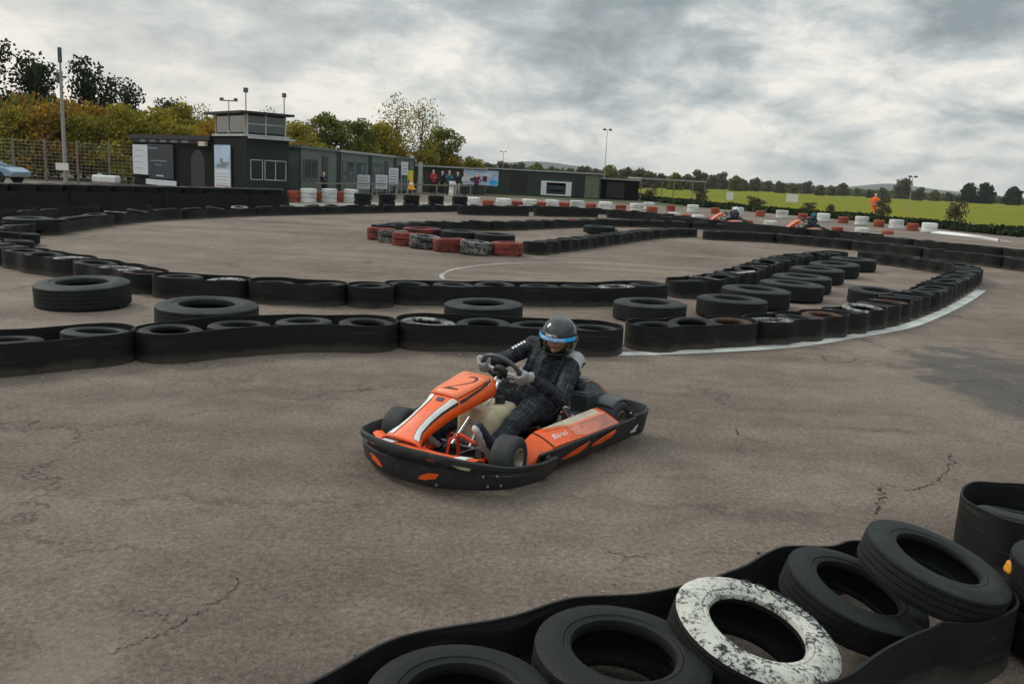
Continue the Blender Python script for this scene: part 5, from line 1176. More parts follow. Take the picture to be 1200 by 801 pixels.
for q in (1, -1):
    strip('white_stripe', (q*.50, q*.52), (q*.80, q*.80), .56, .97, M['sticker_white'], .0035)
    strip('black_stripe', (q*.80, q*.80), (q*.86, q*.84), .50, .97, M['black_ink'], .0035)
    strip('black_stripe', (q*.46, q*.49), (q*.50, q*.52), .60, .97, M['black_ink'], .0038)
    strip('black_stripe', (q*.74, q*.80), (q*.79, q*.85), .30, .50, M['black_ink'], .0042)
    strip('white_stripe', (q*.50, q*.68), (q*.72, q*.84), .27, .33, M['cream'], .0040)
strip('dark_vent', (-.25, -.2), (.20, .2), .575, .61, M['black_ink'], .004, nx=4)
# number plate: a slightly curved orange panel on top of the fairing
mb = MB(); rows = [[nose_pt(x_, s, .014) for s in (-.74, -.4, 0, .4, .74)] for x_ in (.285, .34, .42, .50, .560)]; mb.grid(rows); plate = mb.build('number_panel', M['orange2'], kart, smooth=50, solid=.006)
me = text_mesh('2', .255, shear=.3, res=8, offset=-.006)
me = warp(me, lambda u, v, w_: nose_pt(.43-v*1.02, -u*7.3*.9*-1, .0155) if False else (lambda p: V3(p.x, p.y, p.z))(nose_pt(.428-v*1.0, (u-.012)/.150, .0158)))
o_ = link('number_two', me, M['black_ink'], plate)
# lower front panel in orange behind the bumper lip
mb = MB(); rows = []
for i in range(25):
    y_ = -.50+1.0*i/24; xo = 1.03-.30*abs(y_)**2.2*1.6; wd = .10+.05*math.cos(y_*3)
    rows.append([V3(xo-wd, y_, .150-.03*abs(y_)), V3(xo-wd*.8, y_, .188-.03*abs(y_)), V3(xo-wd*.3, y_, .200-.03*abs(y_)), V3(xo, y_, .195-.03*abs(y_))])
mb.grid(rows); fp = mb.build('front_panel', M['orange'], kart, smooth=50, solid=.006)
for y0, y1 in ((-.30, -.17), (.36, .44)):
    mb = MB(); rr = []
    for i in range(5):
        y_ = y0+(y1-y0)*i/4; xo = 1.03-.30*abs(y_)**2.2*1.6; wd = .10+.05*math.cos(y_*3); rr.append([V3(xo-wd*.75, y_, .194-.03*abs(y_)), V3(xo-wd*.3, y_, .2035-.03*abs(y_)), V3(xo-.01, y_, .2-.03*abs(y_))])
    mb.grid(rr); mb.build('white_sticker', M['sticker_white'], fp, smooth=50)
# side pods
for sg_ in (1, -1):
    xs = [.52, .50, .46, .40, .32, .22, .10, -.02, -.14, -.26, -.36, -.42]
    def pod_pt(x_, s, lift=0, sg_=sg_):   # s 0 outer .. 1 inner
        f = max(0, (x_-.30)/.22); k = min(1, max(0, (x_+.42)/.10)); t = max(0, min(1, (.46-x_)/.8))
        yo = .69-.12*f**2; yi = .49-.02*t-.02*f
        yi = yi if yi < yo-.03 else yo-.03
        z0 = .190-.12*f**1.6; z1 = .240+.02*t-.12*f**1.6
        y_ = yo+(yi-yo)*s; z_ = z0+(z1-z0)*(1-(1-s)**1.25)+.004*math.sin(s*math.pi)
        return V3(x_, sg_*y_, z_+lift)
    mb = MB(); ss = [k/8 for k in range(9)]; XS = [xs[0]+(xs[-1]-xs[0])*i/36 for i in range(37)]
    rows = [[pod_pt(x_, 0)+V3(0, sg_*.0, -.05)]+[pod_pt(x_, s) for s in ss]+[pod_pt(x_, 1)+V3(0, -sg_*.02, -.09)] for x_ in XS]; mb.grid(rows)
    pod = mb.build('side_pod', M['orange'], kart, smooth=50, solid=.006)
    def pod_strip(nm, x0, x1, f0, f1, m, lift, n=24):
        mb = MB(); rr = []
        for i in range(n+1):
            x_ = x0+(x1-x0)*i/n; a, b2 = f0(x_), f1(x_); rr.append([pod_pt(x_, a+(b2-a)*k/5, lift) for k in range(6)])
        mb.grid(rr); return mb.build(nm, m, pod, smooth=60)
    pod_strip('red_sticker', .07, -.40, lambda x_: .03+max(0, x_)*1.5, lambda x_: .60+max(0, x_)*1.0, M['faded_red'], .0022)
    pod_strip('orange_stripe', .27, -.40, lambda x_: .56+max(0, x_)*.9, lambda x_: .66+max(0, x_)*.8, M['orange2'], .0034)
    pod_strip('cream_sticker', .24, -.36, lambda x_: min(.94, .66+max(0, x_-.0)*1.1), lambda x_: .97, M['cream'], .0028)
    mb = MB(); mb.tube([pod_pt(.335, s, .002) for s in [k/10 for k in range(11)]], .0045, 6); mb.build('pod_seam', M['black_ink'], pod, smooth=50)
    me = text_mesh('Birel', .085, shear=.35, res=5)
    if sg_ == 1: me = warp(me, lambda u, v, w_: pod_pt(.205-u, .36+v/.27, .0035))
    else: me = warp(me, lambda u, v, w_: pod_pt(.205+u, .36+v/.27, .0035))
    link('script_lettering', me, M['white_ink'], pod)
# fuel tank
mb = MB(); rr = []
for z_, k, kx in ((.055, .86, .92), (.065, .97, .99), (.10, 1, 1), (.22, 1, 1), (.262, .95, .96), (.285, .84, .88), (.292, .65, .7)):
    ring = []
    for q in range(32):
        a = 2*math.pi*q/32; c, s = math.cos(a), math.sin(a); e = .32
        ring.append(V3(.180+kx*.168*math.copysign(abs(c)**e, c), .02+k*.132*math.copysign(abs(s)**e, s), z_))
    rr.append(ring)
mb.rings(rr); tank = mb.build('fuel_tank', M['tank'], kart, smooth=60)
mb = MB(); mb.lathe([(.001, .335), (.028, .335), (.032, .325), (.032, .29)], 20, Matrix.Translation((.12, .06, 0))); mb.build('tank_cap', M['black'], tank, smooth=40)
mb = MB(); mb.rings([[V3(.16, y_, z_) for y_, z_ in ((-.10, .06), (-.10, .26), (.06, .296), (.136, .26), (.138, .06))], [V3(.172, y_, z_) for y_, z_ in ((-.10, .06), (-.10, .26), (.06, .296), (.136, .26), (.138, .06))]], False, cap=False); mb.build('tank_strap', M['black_ink'], tank, solid=.002)
# steering
SWC = V3(.03, 0, .480); cd = V3(.75, 0, -.66).normalized(); su = V3(0, 1, 0); sv = V3(.66, 0, .75).normalized()
def rimp(a, r=.132): return SWC+(su*math.cos(a)+sv*math.sin(a))*r
swr = bpy.data.objects.new('steering_wheel', None); C.objects.link(swr); swr.parent = kart; swr.empty_display_size = .1; swr.location = SWC
def swb(mb, nm, m): 
    mb.v = [tuple(Vector(v)-SWC) for v in mb.v]; return mb.build(nm, m, swr, smooth=45)
mb = MB(); mb.tube([rimp(a*math.pi/180) for a in range(0, 360, 9)], .0145, 10, loop=True); swb(mb, 'rim', M['cover'])
mb = MB()
for a in (-15, 165, 270): mb.tube([SWC+cd*.02, rimp(R_(a), .08)+cd*.012, rimp(R_(a), .145)], [.012, .010, .008], 6)
swb(mb, 'spoke', M['steel'])
mb = MB(); mb.lathe([(.001, 0), (.045, 0), (.05, .01), (.05, .03), (.03, .045), (.03, .06)], 20, Matrix.Translation(SWC) @ cd.to_track_quat('Z', 'Y').to_matrix().to_4x4()); swb(mb, 'hub', M['black'])
mb = MB(); mb.tube([SWC+cd*.03, V3(.50, 0, .10)], .011, 10); mb.tube([SWC+cd*.10+V3(0, .03, 0), V3(.42, .07, .08)], .009, 8); mb.tube([SWC+cd*.10+V3(0, -.03, 0), V3(.42, -.07, .08)], .009, 8); mb.tube([SWC+cd*.09+V3(0, -.05, 0), SWC+cd*.09+V3(0, .05, 0)], .012, 8)
mb.build('steering_column', M['steel'], kart, smooth=40)
mb = MB(); mb.tube([(.50, 0, .09), (.57, .44, .13)], .008, 8); mb.tube([(.50, 0, .09), (.57, -.44, .13)], .008, 8); mb.build('tie_rod', M['steel'], kart, smooth=40)
# pedals
for sg_ in (1, -1):
    mb = MB(); mb.tube(crom([(.60, sg_*.12, .06), (.62, sg_*.12, .15), (.64, sg_*.13, .215), (.66, sg_*.17, .225), (.66, sg_*.26, .20)], 4), .011, 8); mb.tube([(.64, sg_*.13, .21), (.70, sg_*.10, .20), (.74, sg_*.10, .10)], .009, 8)
    mb.box(.615, sg_*.12, .065, .05, .05, .03); mb.build('pedal', M['red_steel'], kart, smooth=40)
mb = MB(); mb.tube(crom([(.66, .10, .10), (.5, .16, .11), (.3, .24, .09), (-.1, .30, .08)], 5), .005, 6); mb.tube([(.60, -.1, .09), (.40, -.2, .09), (0, -.3, .08)], .006, 6); mb.box(.50, .18, .09, .08, .06, .06); mb.box(.48, -.16, .09, .1, .07, .05); mb.build('brake_cylinder', M['steel'], kart, smooth=40)
# seat
mb = MB(); prof = [(.02, .085, .16, .015), (-.10, .065, .19, .05), (-.25, .060, .205, .09), (-.40, .075, .21, .14), (-.52, .15, .21, .15), (-.60, .27, .205, .12), (-.645, .38, .195, .08), (-.665, .455, .17, .03)]
pc = crom([(x_, z_, 0) for x_, z_, hw, lp in prof], 4); hwl = crom([(hw, lp, 0) for x_, z_, hw, lp in prof], 4); rows = []
for i, (c, q) in enumerate(zip(pc, hwl)):
    d = (pc[min(i+1, len(pc)-1)]-pc[max(i-1, 0)]).normalized(); nx_, nz_ = -d.y*-1, d.x*-1
    nx_, nz_ = (d.y, -d.x); 
    rows.append([V3(c.x+nx_*q.y*abs(s)**2.5, s*q.x, c.y+nz_*q.y*abs(s)**2.5) for s in [-1+2*k/14 for k in range(15)]])
mb.grid(rows); mb.build('seat', M['seat'], kart, smooth=60, solid=.012)
# engine and rear cover
def engine(sy):
    er = bpy.data.objects.new('engine', None); C.objects.link(er); er.parent = kart; er.empty_display_size = .1; er.location = (-.40, sy*.36, .09)
    mb = MB(); mb.box(0, 0, .05, .24, .16, .15); mb.build('crankcase', M['cover'], er, bevel=.02)
    mb = MB()
    for k in range(8): mb.box(-.02, 0, .135+k*.013, .15, .15, .006)
    mb.box(-.02, 0, .18, .11, .11, .12); mb.build('cylinder_fins', M['cover'], er)
    mb = MB(); mb.lathe([(.001, .285), (.040, .285), (.046, .277), (.046, .25), (.03, .247)], 24, Matrix.Translation((-.06, sy*-.06, 0))); mb.lathe([(.001, .295), (.02, .295), (.02, .285)], 16, Matrix.Translation((-.06, sy*-.06, 0))); mb.build('air_filter', M['black'], er, smooth=40)
    mb = MB(); mb.tube(crom([(.10, 0, .10), (.16, sy*.02, .06), (.12, sy*.05, .0), (-.2, sy*.05, .0), (-.34, sy*.02, .04)], 5), .022, 10); mb.build('exhaust_pipe', M['steel'], er, smooth=50)
engine(1); engine(-1)
for sg_ in (1, -1):
    mb = MB()
    # sloping cover: tall beside the seat back, falling to the rear bumper, with a fender over the rear tyre
    secs = [(-.44, .235, .36, .29, .345), (-.475, .225, .375, .30, .40), (-.53, .22, .39, .31, .405), (-.60, .22, .42, .335, .37), (-.68, .23, .45, .36, .30), (-.775, .24, .48, .38, .195)]
    rr = []
    for x_, yi, yo, ym, zt_ in secs:
        lo = max(.13, zt_-.20)
        rr.append([V3(x_, sg_*yi, lo-.01), V3(x_, sg_*(yi+.005), zt_-.03), V3(x_, sg_*(yi+.03), zt_), V3(x_, sg_*ym, zt_-.004), V3(x_, sg_*(ym+.03), zt_-.03), V3(x_, sg_*yo, lo+.02), V3(x_, sg_*(yo+.01), lo-.01)])
    mb.grid(rr); cv = mb.build('rear_cover', M['cover'], kart, smooth=50, solid=.008)
    mb = MB(); mb.rings([[V3(-.60, sg_*.386, .30), V3(-.70, sg_*.425, .225), V3(-.735, sg_*.455, .165), V3(-.62, sg_*.415, .20)], [V3(-.60, sg_*.390, .30), V3(-.70, sg_*.429, .225), V3(-.735, sg_*.459, .165), V3(-.62, sg_*.419, .20)]]); mb.build('cover_vent', M['black'], cv)
    mb = MB(); mb.tube([V3(-.47, sg_*.33, .385), V3(-.53, sg_*.342, .388), V3(-.60, sg_*.367, .352), V3(-.68, sg_*.392, .284), V3(-.775, sg_*.412, .178)], .004, 6); mb.build('cover_edge_scuff', M['faded_red'], cv)
    mb = MB(); rr = []
    for k in range(11):
        a = R_(48+k*9.5); rr.append([V3(-.57+math.cos(a)*.160, sg_*y_, .145+math.sin(a)*.152-.012*max(0, (y_-.5)/.1)**2) for y_ in (.40, .44, .50, .56, .585)])
    mb.grid(rr); mb.build('wheel_guard', M['cover'], kart, smooth=50, solid=.006)
mb = MB(); mb.tube([(-.30, .24, .24), (-.38, .30, .09)], .008, 8); mb.tube([(-.30, -.24, .24), (-.38, -.30, .09)], .008, 8); mb.build('seat_stay', M['steel'], kart, smooth=40)

# proportions: the kart is narrower than first drawn and its middle sits further forward and higher
def kids(o):
    out = [o]
    for c in o.children: out += kids(c)
    return out
CEN = ('nose_fairing', 'number_panel', 'steering_column', 'fuel_tank', 'seat', 'seat_stay', 'pedal')
def cshift(x_): k = min(1, max(0, (1.0-x_)/.45)); return .10*k-.065*(1-k), .03*k
seen = set()
for ch in list(kart.children):
    base = ch.name.split('.')[0]
    if base == 'steering_wheel': ch.location = SWC+V3(.10, 0, .03); continue
    if base in ('wheel', 'engine'): ch.location.y *= (.75 if ch.location.x > 0 else .82); ch.location.x *= (1.05 if ch.location.x > 0 else .93); continue
    for o in kids(ch):
        if o.data is None or o.data.name in seen: continue
        seen.add(o.data.name)
        for v in o.data.vertices:
            if base in CEN:
                a, b2 = cshift(v.co.x)
                if base in ('nose_fairing', 'number_panel'): v.co.y -= .10*min(1, max(0, (v.co.x-.40)/.5))
                v.co.x += a; v.co.z += b2
            else:
                if v.co.x > .5 and base in ('front_bumper', 'front_panel'): v.co.x -= .17*v.co.y**2
                v.co.y *= .81*(1.08-.14*min(1, max(0, (v.co.x+.7)/1.15)))
                v.co.x *= .93+.055*min(1, max(0, (v.co.x-.30)/.4))
                if base == 'side_pod': v.co.z -= .018
        o.data.update()
DOFF = Matrix.Rotation(KH, 3, 'Z') @ V3(.10, 0, .018)

# ------------------------------------------------------------------ the driver
HD = V3(-.445, .105, .650)                      # centre of the helmet
hf = Matrix.Rotation(R_(13), 3, 'Z') @ Matrix.Rotation(R_(7), 3, 'Y') @ Matrix.Rotation(R_(-4), 3, 'X')   # looks left of the nose and down
def HP(x_, y_, z_): return HD+hf @ V3(x_, y_, z_)
FX = .016
def driver(kpos, krz, label, mats, name='person', detail=True):
    root = empty(name, kpos, krz, label, 'person')
    ShL, ShR = V3(-.475, .225, .505), V3(-.50, -.125, .555)
    ElL, ElR = V3(-.20, .30, .315), V3(-.30, -.255, .445)
    aL, aR = R_(-14), R_(166)
    hL, hR = rimp(aL), rimp(aR)
    WrL, WrR = hL+V3(-.075, .035, -.005), hR+V3(-.075, -.035, .0)
    S_ = []
    A = S_.append
    for s in (-1, 1):
        A((V3(-.37, s*.075, .165), V3(-.43, .02+s*.075, .30), .105, .100, 'suit'))
        A((V3(-.43, .02+s*.075, .30), V3(-.475, .05+s*.085, .445+(.0 if s > 0 else .03)), .100, .095, 'suit'))
    A((V3(-.36, 0, .17), V3(-.41, .02, .30), .115, .112, 'suit')); A((V3(-.41, .02, .30), V3(-.455, .05, .46), .112, .10, 'suit'))
    A((V3(-.485, .05, .47), V3(-.47, .085, .56), .085, .060, 'suit'))
    A((V3(-.49, .12, .51), ShL, .068, .068, 'shoulder')); A((V3(-.49, -.03, .545), ShR, .068, .066, 'suit'))
    A((ShL, ElL, .064, .052, 'suit')); A((ElL, WrL, .052, .036, 'suit'))
    A((ShR, ElR, .062, .050, 'suit')); A((ElR, WrR, .050, .035, 'suit'))
    # legs
    for s, kn, an, toe in ((1, V3(.0, .205, .265), V3(.37, .215, .125), V3(.565, .235, .285)), (-1, V3(.0, -.19, .29), V3(.39, -.19, .125), V3(.58, -.20, .27))):
        hip = V3(-.34, s*.085, .155)
        A((hip, kn, .098, .076, 'suit')); A((kn, kn.lerp(an, .35), .074, .068, 'suit')); A((kn.lerp(an, .35), an, .068, .050, 'suit'))
        heel = an+V3(.01, 0, -.045); fd = (toe-heel).normalized()
        A((heel, heel.lerp(toe, .45), .040, .044, 'shoe')); A((heel.lerp(toe, .45), toe, .044, .032, 'shoe'))
        sl = fd.cross(V3(0, 1, 0)).normalized(); sl = -sl if sl.x < 0 else sl
        A((heel+sl*.018+fd*(-.01), toe+sl*.016, .036, .028, 'sole'))
        A((an, heel, .046, .040, 'shoe'))
    # gloved hands: palm outside the rim, four fingers curled over it, thumb on the near side
    for s, hc, wr_, an in ((1, hL, WrL, aL), (-1, hR, WrR, aR)):
        out = (hc-SWC).normalized(); tang = (sv*math.cos(an)-su*math.sin(an)); tang = tang if tang.z > 0 else -tang
        palm = hc+out*.030-cd*.014
        A((wr_, palm, .035, .030, 'hand')); A((palm-tang*.024, palm+tang*.026, .026, .026, 'hand'))
        for k, (ln, rr_) in enumerate(((.92, .0115), (1.05, .0122), (1.0, .0120), (.85, .0108))):
            o_ = tang*(.034-.0225*k); b0 = palm+o_+out*.006+cd*.006
            k1 = hc+o_+cd*.030*ln+out*.008; k2 = hc+o_*1.02+cd*.026*ln-out*.020; k3 = hc+o_*1.02-cd*.002-out*.026
            A((b0, k1, rr_*1.15, rr_*1.08, 'hand')); A((k1, k2, rr_*1.08, rr_, 'hand')); A((k2, k3, rr_, rr_*.85, 'hand'))
        t0 = palm-cd*.016+tang*.016; t1 = hc+tang*.046-cd*.024-out*.006; t2 = hc+tang*.052-cd*.018-out*.030
        A((t0, t1, .015, .0135, 'hand')); A((t1, t2, .0135, .011, 'hand'))
    # head
    A((V3(-.47, .085, .56), HP(-.01, 0, -.05), .050, .050, 'skin'))
    A((HP(-.015, 0, .03), HP(.0, 0, .0), .083, .080, 'skin')); A((HP(.022, 0, -.02), HP(.030, 0, -.060), .062, .042, 'skin'))
    A((HP(.014, 0, .02), HP(.016, 0, .0), .080, .078, 'skin')); A((HP(.084, .0, .018), HP(.106, 0, -.018), .008, .0125, 'skin'))                       # nose
    A((HP(.078, -.026, .030), HP(.078, .026, .030), .014, .014, 'skin'))                   # brow
    A((HP(.072, .034, -.012), HP(.070, .030, -.02), .020, .02, 'skin')); A((HP(.072, -.034, -.012), HP(.070, -.030, -.02), .020, .02, 'skin'))
    A((HP(.092, -.016, -.042), HP(.092, .016, -.042), .006, .006, 'lips')); A((HP(.082, 0, -.066), HP(.080, 0, -.072), .018, .016, 'skin'))
    me, bi, tt, co_ = body_from(S_, .0058 if detail else .012, 2, .0062)
    def reg(c, r, n):
        if r == 'suit' and (c-ShL).length < .105 and c.x < -.415 and n.z > -.45 and c.z > .42: return 'shoulder'
        if r == 'shoulder': return 'shoulder' if (n.z > .0 and c.x < -.42) or c.x < -.50 else 'suit'
        return r
    dress(me, bi, co_, S_, mats, reg, uvs=True)
    b_ = link('body', me, [], root)
    return root, b_, (ShL, ShR, ElR)
DM = {'suit': M['suit'], 'shoulder': M['shoulder'], 'hand': M['glove'], 'skin': M['skin'], 'shoe': M['shoe'], 'sole': M['shoe_white']}
ml = mat('lips', (.42, .12, .10), .45, var=0); DM['lips'] = ml
drv, dbody, (ShL_, ShR_, ElR_) = driver(KO+DOFF, KH, 'driver in black plaid race suit and dark helmet with a blue strip, steering the kart', DM)
# helmet: shell grid in the head frame with a face opening
def hel(az, el, lift=0):
    ca, sa, ce, se = math.cos(az), math.sin(az), math.cos(el), math.sin(el)
    rx = .142 if ca > 0 else .150; ry = .122; rz = .142 if se > 0 else .135
    x_, y_, z_ = ca*ce*rx, sa*ce*ry, se*rz
    if se < 0 and ca > 0: x_ += .026*min(1, -se*2.2)*ca      # chin bar pushes forward
    k = 1+lift/.13
    return HP(x_*k, y_*k, z_*k)
na, ne = 72, 36; E0, E1 = R_(-50), R_(90)
def open_(az, el):
    a = abs(math.degrees(az)); e = math.degrees(el)
    return a < 66-max(0, (e+2)*.4)-max(0, (-e-26))*2 and -33 < e < 12
mb = MB(); idx = {}; vs_ = []
for j in range(ne+1):
    for i in range(na):
        az = -math.pi+2*math.pi*i/na; el = E0+(E1-E0)*j/ne; idx[(i, j)] = len(vs_); vs_.append(hel(az, min(el, R_(89.5))))
fs_ = []
for j in range(ne):
    for i in range(na):
        az = -math.pi+2*math.pi*(i+.5)/na; el = E0+(E1-E0)*(j+.5)/ne
        if open_((az+math.pi) % (2*math.pi)-math.pi, el): continue
        fs_.append((idx[(i, j)], idx[((i+1) % na, j)], idx[((i+1) % na, j+1)], idx[(i, j+1)]))
mb.add(vs_, fs_); hm_ = mb.build('helmet', M['helmet'], drv, smooth=50, solid=.016)
hm_.modifiers[0].offset = -1
def hband(name, a0, a1, e0, e1, m, lift, parent=hm_, n=36, curve=0):
    mb = MB(); rows = []
    for i in range(n+1):
        t = i/n; az = R_(a0+(a1-a0)*t); dp = curve*(1-abs(2*t-1)**2)
        rows.append([hel(az, R_(e0+(e1-e0)*k/4-dp), lift) for k in range(5)])
    mb.grid(rows); return mb.build(name, m, parent, smooth=60, solid=.002)
hband('visor_trim', -84, 84, 10, 24, M['black'], .0045)
hband('blue_strip', -80, 80, 5.5, 15, M['blue'], .0075)
hband('visor', -78, 78, -24, 10, M['visor'], .0035)
hband('chin_trim', -66, 66, -37, -33, M['black'], .002)
mb = MB()
for s in (-1, 1):
    c = hel(R_(88*s), R_(6), .004); c2 = hel(R_(88*s), R_(6), .012); mb.tube([c, c2], [.020, .016], 16)
mb.build('visor_pivot', M['cover'], hm_, smooth=30)
mb = MB()
for s in (-1, 1):
    mb.tube([hel(R_(s*a), R_(28+26*math.sin(R_(a*1.2))), .001) for a in range(25, 150, 8)], .0022, 5)
mb.build('shell_graphic', M['cover'], hm_, smooth=50)
def helm_text(txt, size, az0, el0, m, lift, sp=1.0):
    me = text_mesh(txt, size, res=3, space=sp, offset=.0006)
    me = warp(me, lambda u, v, w_: hel(R_(az0)+(-(u))/-.132, R_(el0)+v/.14, lift)); return link('lettering', me, m, hm_)
helm_text('RACING KARTING', .0205, 0, 10.2, M['white_ink'], .0102, 1.05)
helm_text('ZAMORA', .021, -4, 19.5, M['white_ink'], .0074)
hband('red_tab', 1, 13, 17.6, 21.2, M['red_ink'], .0066)
# eyes, brows
for s in (-1, 1):
    mb = MB(); c = HP(.0850, s*.030, .010); mb.lathe([(.0001+.0085*math.sin(t), .0085*math.cos(t)) for t in [math.pi*k/8 for k in range(9)]], 14, Matrix.Translation(c)); e_ = mb.build('eye', M['white'], dbody, smooth=80)
    mb = MB(); c = HP(.0915, s*.030, .0085); mb.lathe([(.0001+.0042*math.sin(t), .0042*math.cos(t)) for t in [math.pi*k/6 for k in range(7)]], 10, Matrix.Translation(c)); mb.build('iris', M['hair'], e_, smooth=80)
    mb = MB(); mb.tube([HP(.093, s*.014, .026), HP(.095, s*.030, .031), HP(.087, s*.046, .027)], [.003, .0035, .002], 6); mb.build('eyebrow', M['hair'], dbody, smooth=60)
# collar and white print on the right sleeve
mb = MB(); mb.lathe([(.078, -.02), (.082, .0), (.076, .022), (.066, .022), (.070, -.02)], 28, Matrix.Translation((-.468, .088, .565)) @ Matrix.Rotation(R_(12), 4, 'X'), loop=True); mb.build('suit_collar', M['darkcloth'], dbody, smooth=50)
dv = (ElR_-ShR_).normalized(); mb = MB()
for k in range(5):
    c = ShR_+dv*(.06+.022*k)+V3(.0, 0, 0); up = (V3(0, .35, 1)-dv*V3(0, .35, 1).dot(dv)).normalized(); sd_ = dv.cross(up)
    c = c+up*.0625; mb.add([c-dv*.008-sd_*.010, c+dv*.008-sd_*.010+up*.0, c+dv*.006+sd_*.012, c-dv*.006+sd_*.012], [(0, 1, 2, 3)])
mb.build('sleeve_print', M['white_ink'], dbody, solid=.002)

# ------------------------------------------------------------------ two karts far away with their drivers
def far_kart(px, py, rz, label):
    g = G(px, py); k2 = copy_tree(kart); k2.location = (g.x, g.y, 0); k2.rotation_euler = (0, 0, rz); tag(k2, label, 'go kart', 'go karts'); 
    for ch in list(k2.children):
        if ch.name.startswith('number_panel'):
            for c in list(ch.children): bpy.data.objects.remove(c)
    return g
lowm = {k: (M['tealcloth'] if k == 'suit' else M['darkcloth'] if k == 'shoulder' else v) for k, v in DM.items()}
for px, py, rz, label, dl, suit, hm2 in ((852, 263.5, R_(-150), 'orange go kart, left one of two far off behind the tyre barriers', 'driver in a dark suit and pale helmet in the left far kart', 'darkcloth', 'white'),
                                      (942, 273, R_(-150), 'orange go kart, right one of two far off behind the tyre barriers', 'driver with a teal helmet and red collar in the right far kart', 'darkcloth', 'tealcloth')):
    g = far_kart(px, py, rz, label)
    mm_ = dict(DM); mm_['suit'] = M[suit]; mm_['shoulder'] = M[suit]
    r2, b2_, _ = driver(g+Matrix.Rotation(rz, 3, 'Z') @ V3(.10, 0, .03), rz, dl, mm_, detail=False)
    h2 = hm_.copy(); h2.data = hm_.data.copy(); h2.data.materials.clear(); h2.data.materials.append(M[hm2]); C.objects.link(h2); h2.parent = r2; h2.name = 'helmet'
    v2 = MB(); rows = []
    mb = MB()
    for i in range(17):
        az = R_(-70+140*i/16); rows.append([hel(az, R_(-26+9.5*k), .003) for k in range(5)])
    mb.grid(rows); mb.build('visor', M['glass'], h2, smooth=60)

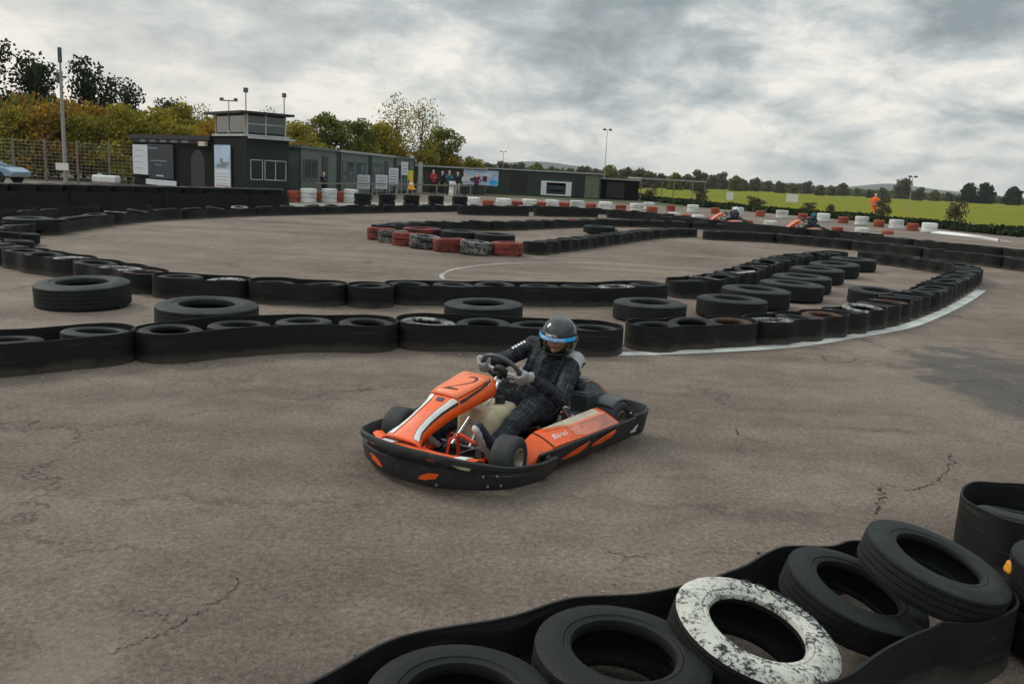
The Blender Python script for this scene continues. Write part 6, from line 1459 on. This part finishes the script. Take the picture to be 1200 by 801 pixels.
# ------------------------------------------------------------------ standing people
def stander(px, pybase, Y, h, face, pose, top, bottom, hair, label, group=None, vest=None, cap=None, px_at=None):
    base = AT(px, pybase, Y) if pybase else AT(px, 200, Y); r = empty('person', (base.x, Y, 0), face, label, 'person', group)
    k = h/1.75; S_ = []; A = lambda a, b2, r0, r1, g_: S_.append((Vector(a)*k, Vector(b2)*k, r0*k, r1*k, g_))
    st = pose.get('step', 0); ln = pose.get('lean', 0)
    for s in (-1, 1):
        hip = (0, s*.09, .90); kn = (.05+s*st*.14, s*.10, .49); an = (-.02+s*st*.22, s*.11, .09)
        A(hip, kn, .095, .062, 'trousers'); A(kn, an, .062, .045, 'trousers'); A((an[0]-.03, an[1], .05), (an[0]+.15, an[1]+s*.02, .04), .045, .036, 'shoe')
        A((0, s*.07, .93), (ln*.5, s*.08, 1.15), .11, .105, 'top'); A((ln*.5, s*.08, 1.15), (ln, s*.10, 1.38), .105, .095, 'top')
        sh_ = Vector((ln, s*.185, 1.42)); arm = pose.get('arms', 'down')
        if arm == 'down': el = sh_+Vector((-.02, s*.07, -.30)); wr_ = el+Vector((.07, s*.0, -.26))
        elif arm == 'crossed': el = sh_+Vector((.06, s*.06, -.27)); wr_ = el+Vector((.17, -s*.20, .04))
        elif arm == 'hips': el = sh_+Vector((-.10, s*.17, -.24)); wr_ = Vector((.04, s*.14, 1.0))
        else: el = sh_+Vector((.16, s*.04, -.20)); wr_ = el+Vector((.22, -s*.04, .06))
        A((ln, s*.08, 1.43), sh_, .07, .065, 'top'); A(sh_, el, .058, .044, 'top'); A(el, wr_, .043, .030, 'top')
        d = (wr_-el).normalized(); A(wr_, wr_+d*.07, .030, .034, 'skin')
        for q in range(4): A(wr_+d*.07+Vector((0, 0, .02-.013*q)), wr_+d*(.145-.01*abs(q-1.3))+Vector((.01, 0, .018-.012*q)), .010, .008, 'skin')
        A(wr_+d*.03, wr_+d*.085+Vector((.03, 0, .02)), .012, .009, 'skin')
    A((ln, 0, 1.45), (ln+.01, 0, 1.56), .052, .050, 'skin'); A((ln+.01, 0, 1.68), (ln+.02, 0, 1.62), .090, .075, 'skin'); A((ln+.03, 0, 1.60), (ln+.045, 0, 1.565), .055, .040, 'skin')
    A((ln+.10, 0, 1.65), (ln+.118, 0, 1.625), .010, .014, 'skin')
    for s in (-1, 1): A((ln+.01, s*.092, 1.66), (ln+.01, s*.094, 1.63), .014, .012, 'skin')
    me, bi, tt, co_ = body_from(S_, .016, 2, .006)
    dress(me, bi, co_, S_, {'top': M[top], 'trousers': M[bottom], 'skin': M['skin'], 'shoe': M['black']})
    b_ = link('body', me, [], r)
    mb = MB(); hc = Vector((ln, 0, 1.665))*k; rows = []
    for j in range(9):
        el_ = R_(-25+115*j/8); rows.append([hc+Vector((math.cos(a)*math.cos(el_)*.104*k-(.012*k), math.sin(a)*math.cos(el_)*.096*k, math.sin(el_)*.118*k)) for a in [R_(52+256*i/20) if el_ < R_(38) else R_(360*i/20) for i in range(21)]])
    mb.grid(rows); mb.build('cap' if cap else 'hair', M[cap] if cap else M['hair'], r, smooth=60, solid=.01)
    if cap: mb = MB(); mb.rings([[hc+Vector((.07, y_, .045))*k for y_ in (-.07, .07)]+[hc+Vector((.17, .05, .03))*k, hc+Vector((.17, -.05, .03))*k], [hc+Vector((.07, y_, .052))*k for y_ in (-.07, .07)]+[hc+Vector((.17, .05, .037))*k, hc+Vector((.17, -.05, .037))*k]]); mb.build('peak', M[cap], r)
    if vest:
        mb = MB(); mb.lathe([(.19*k, .86*k), (.205*k, 1.0*k), (.20*k, 1.2*k), (.205*k, 1.38*k), (.15*k, 1.49*k), (.09*k, 1.51*k)], 28, Matrix.Diagonal((.86, 1.16, 1, 1))); v_ = mb.build('hi_vis_vest', M[vest], r, smooth=60, solid=.01)
        for zz_ in (.98, 1.16):
            mb = MB(); mb.lathe([(.214*k, (zz_-.025)*k), (.214*k, (zz_+.025)*k)], 28, Matrix.Diagonal((.86, 1.16, 1, 1))); mb.build('reflective_band', M['grey_roof'], v_, smooth=60)
    return r
stander(1022, 262, 62, 1.72, R_(-100), dict(arms='hips'), 'hivis', 'hivis', 'hair', 'marshal in bright orange hi vis clothing standing by the meadow', vest='hivis')
crowd = [(493, 66, 1.6, -80, dict(arms='down'), 'browncloth', 'darkcloth', None, 'spectator in rust brown top, leftmost of the crowd'),
         (508, 65, 1.75, -60, dict(arms='crossed'), 'redcloth', 'darkcloth', None, 'spectator in a bright red top left of the blue poster'),
         (519, 66, 1.7, -110, dict(arms='down'), 'darkcloth', 'darkcloth', None, 'spectator in dark clothes between the red top and the teal cap'),
         (527, 64.5, 1.75, -90, dict(arms='forward'), 'tealcloth', 'darkcloth', 'tealcloth', 'spectator in teal with a teal cap'),
         (537, 65.5, 1.7, -100, dict(arms='down'), 'darkcloth', 'whitecloth', None, 'spectator in dark top and pale trousers at the left edge of the poster'),
         (545, 64, 1.6, -60, dict(arms='crossed'), 'whitecloth', 'darkcloth', None, 'spectator in a white top before the blue poster'),
         (559, 65, 1.7, -90, dict(arms='hips'), 'purplecloth', 'darkcloth', None, 'spectator in maroon at the right part of the poster')]
for px, Y, h, f, pose, a, b2, cp_, lab in crowd: stander(px, None, Y, h, R_(f), pose, a, b2, 'hair', lab, 'spectators by the track', cap=cp_)
stander(380, None, 43.5, 1.35, R_(-90), dict(arms='forward', lean=.12), 'darkcloth', 'darkcloth', 'hair', 'dark clothed person leaning behind the painted stacks by the cabins')
c = AT(530, 220, 61); mb = MB(); mb.lathe([(.001, 1.05), (.2, 1.05), (.23, 1.0), (.23, .72), (.215, .70), (.215, .38), (.23, .36), (.23, .04), (.21, 0), (.001, 0)], 24); o = mb.build('barrel', M['white'], smooth=40); o.location = (c.x, 61, 0); tag(o, 'white plastic barrel standing in front of the crowd', 'barrel')
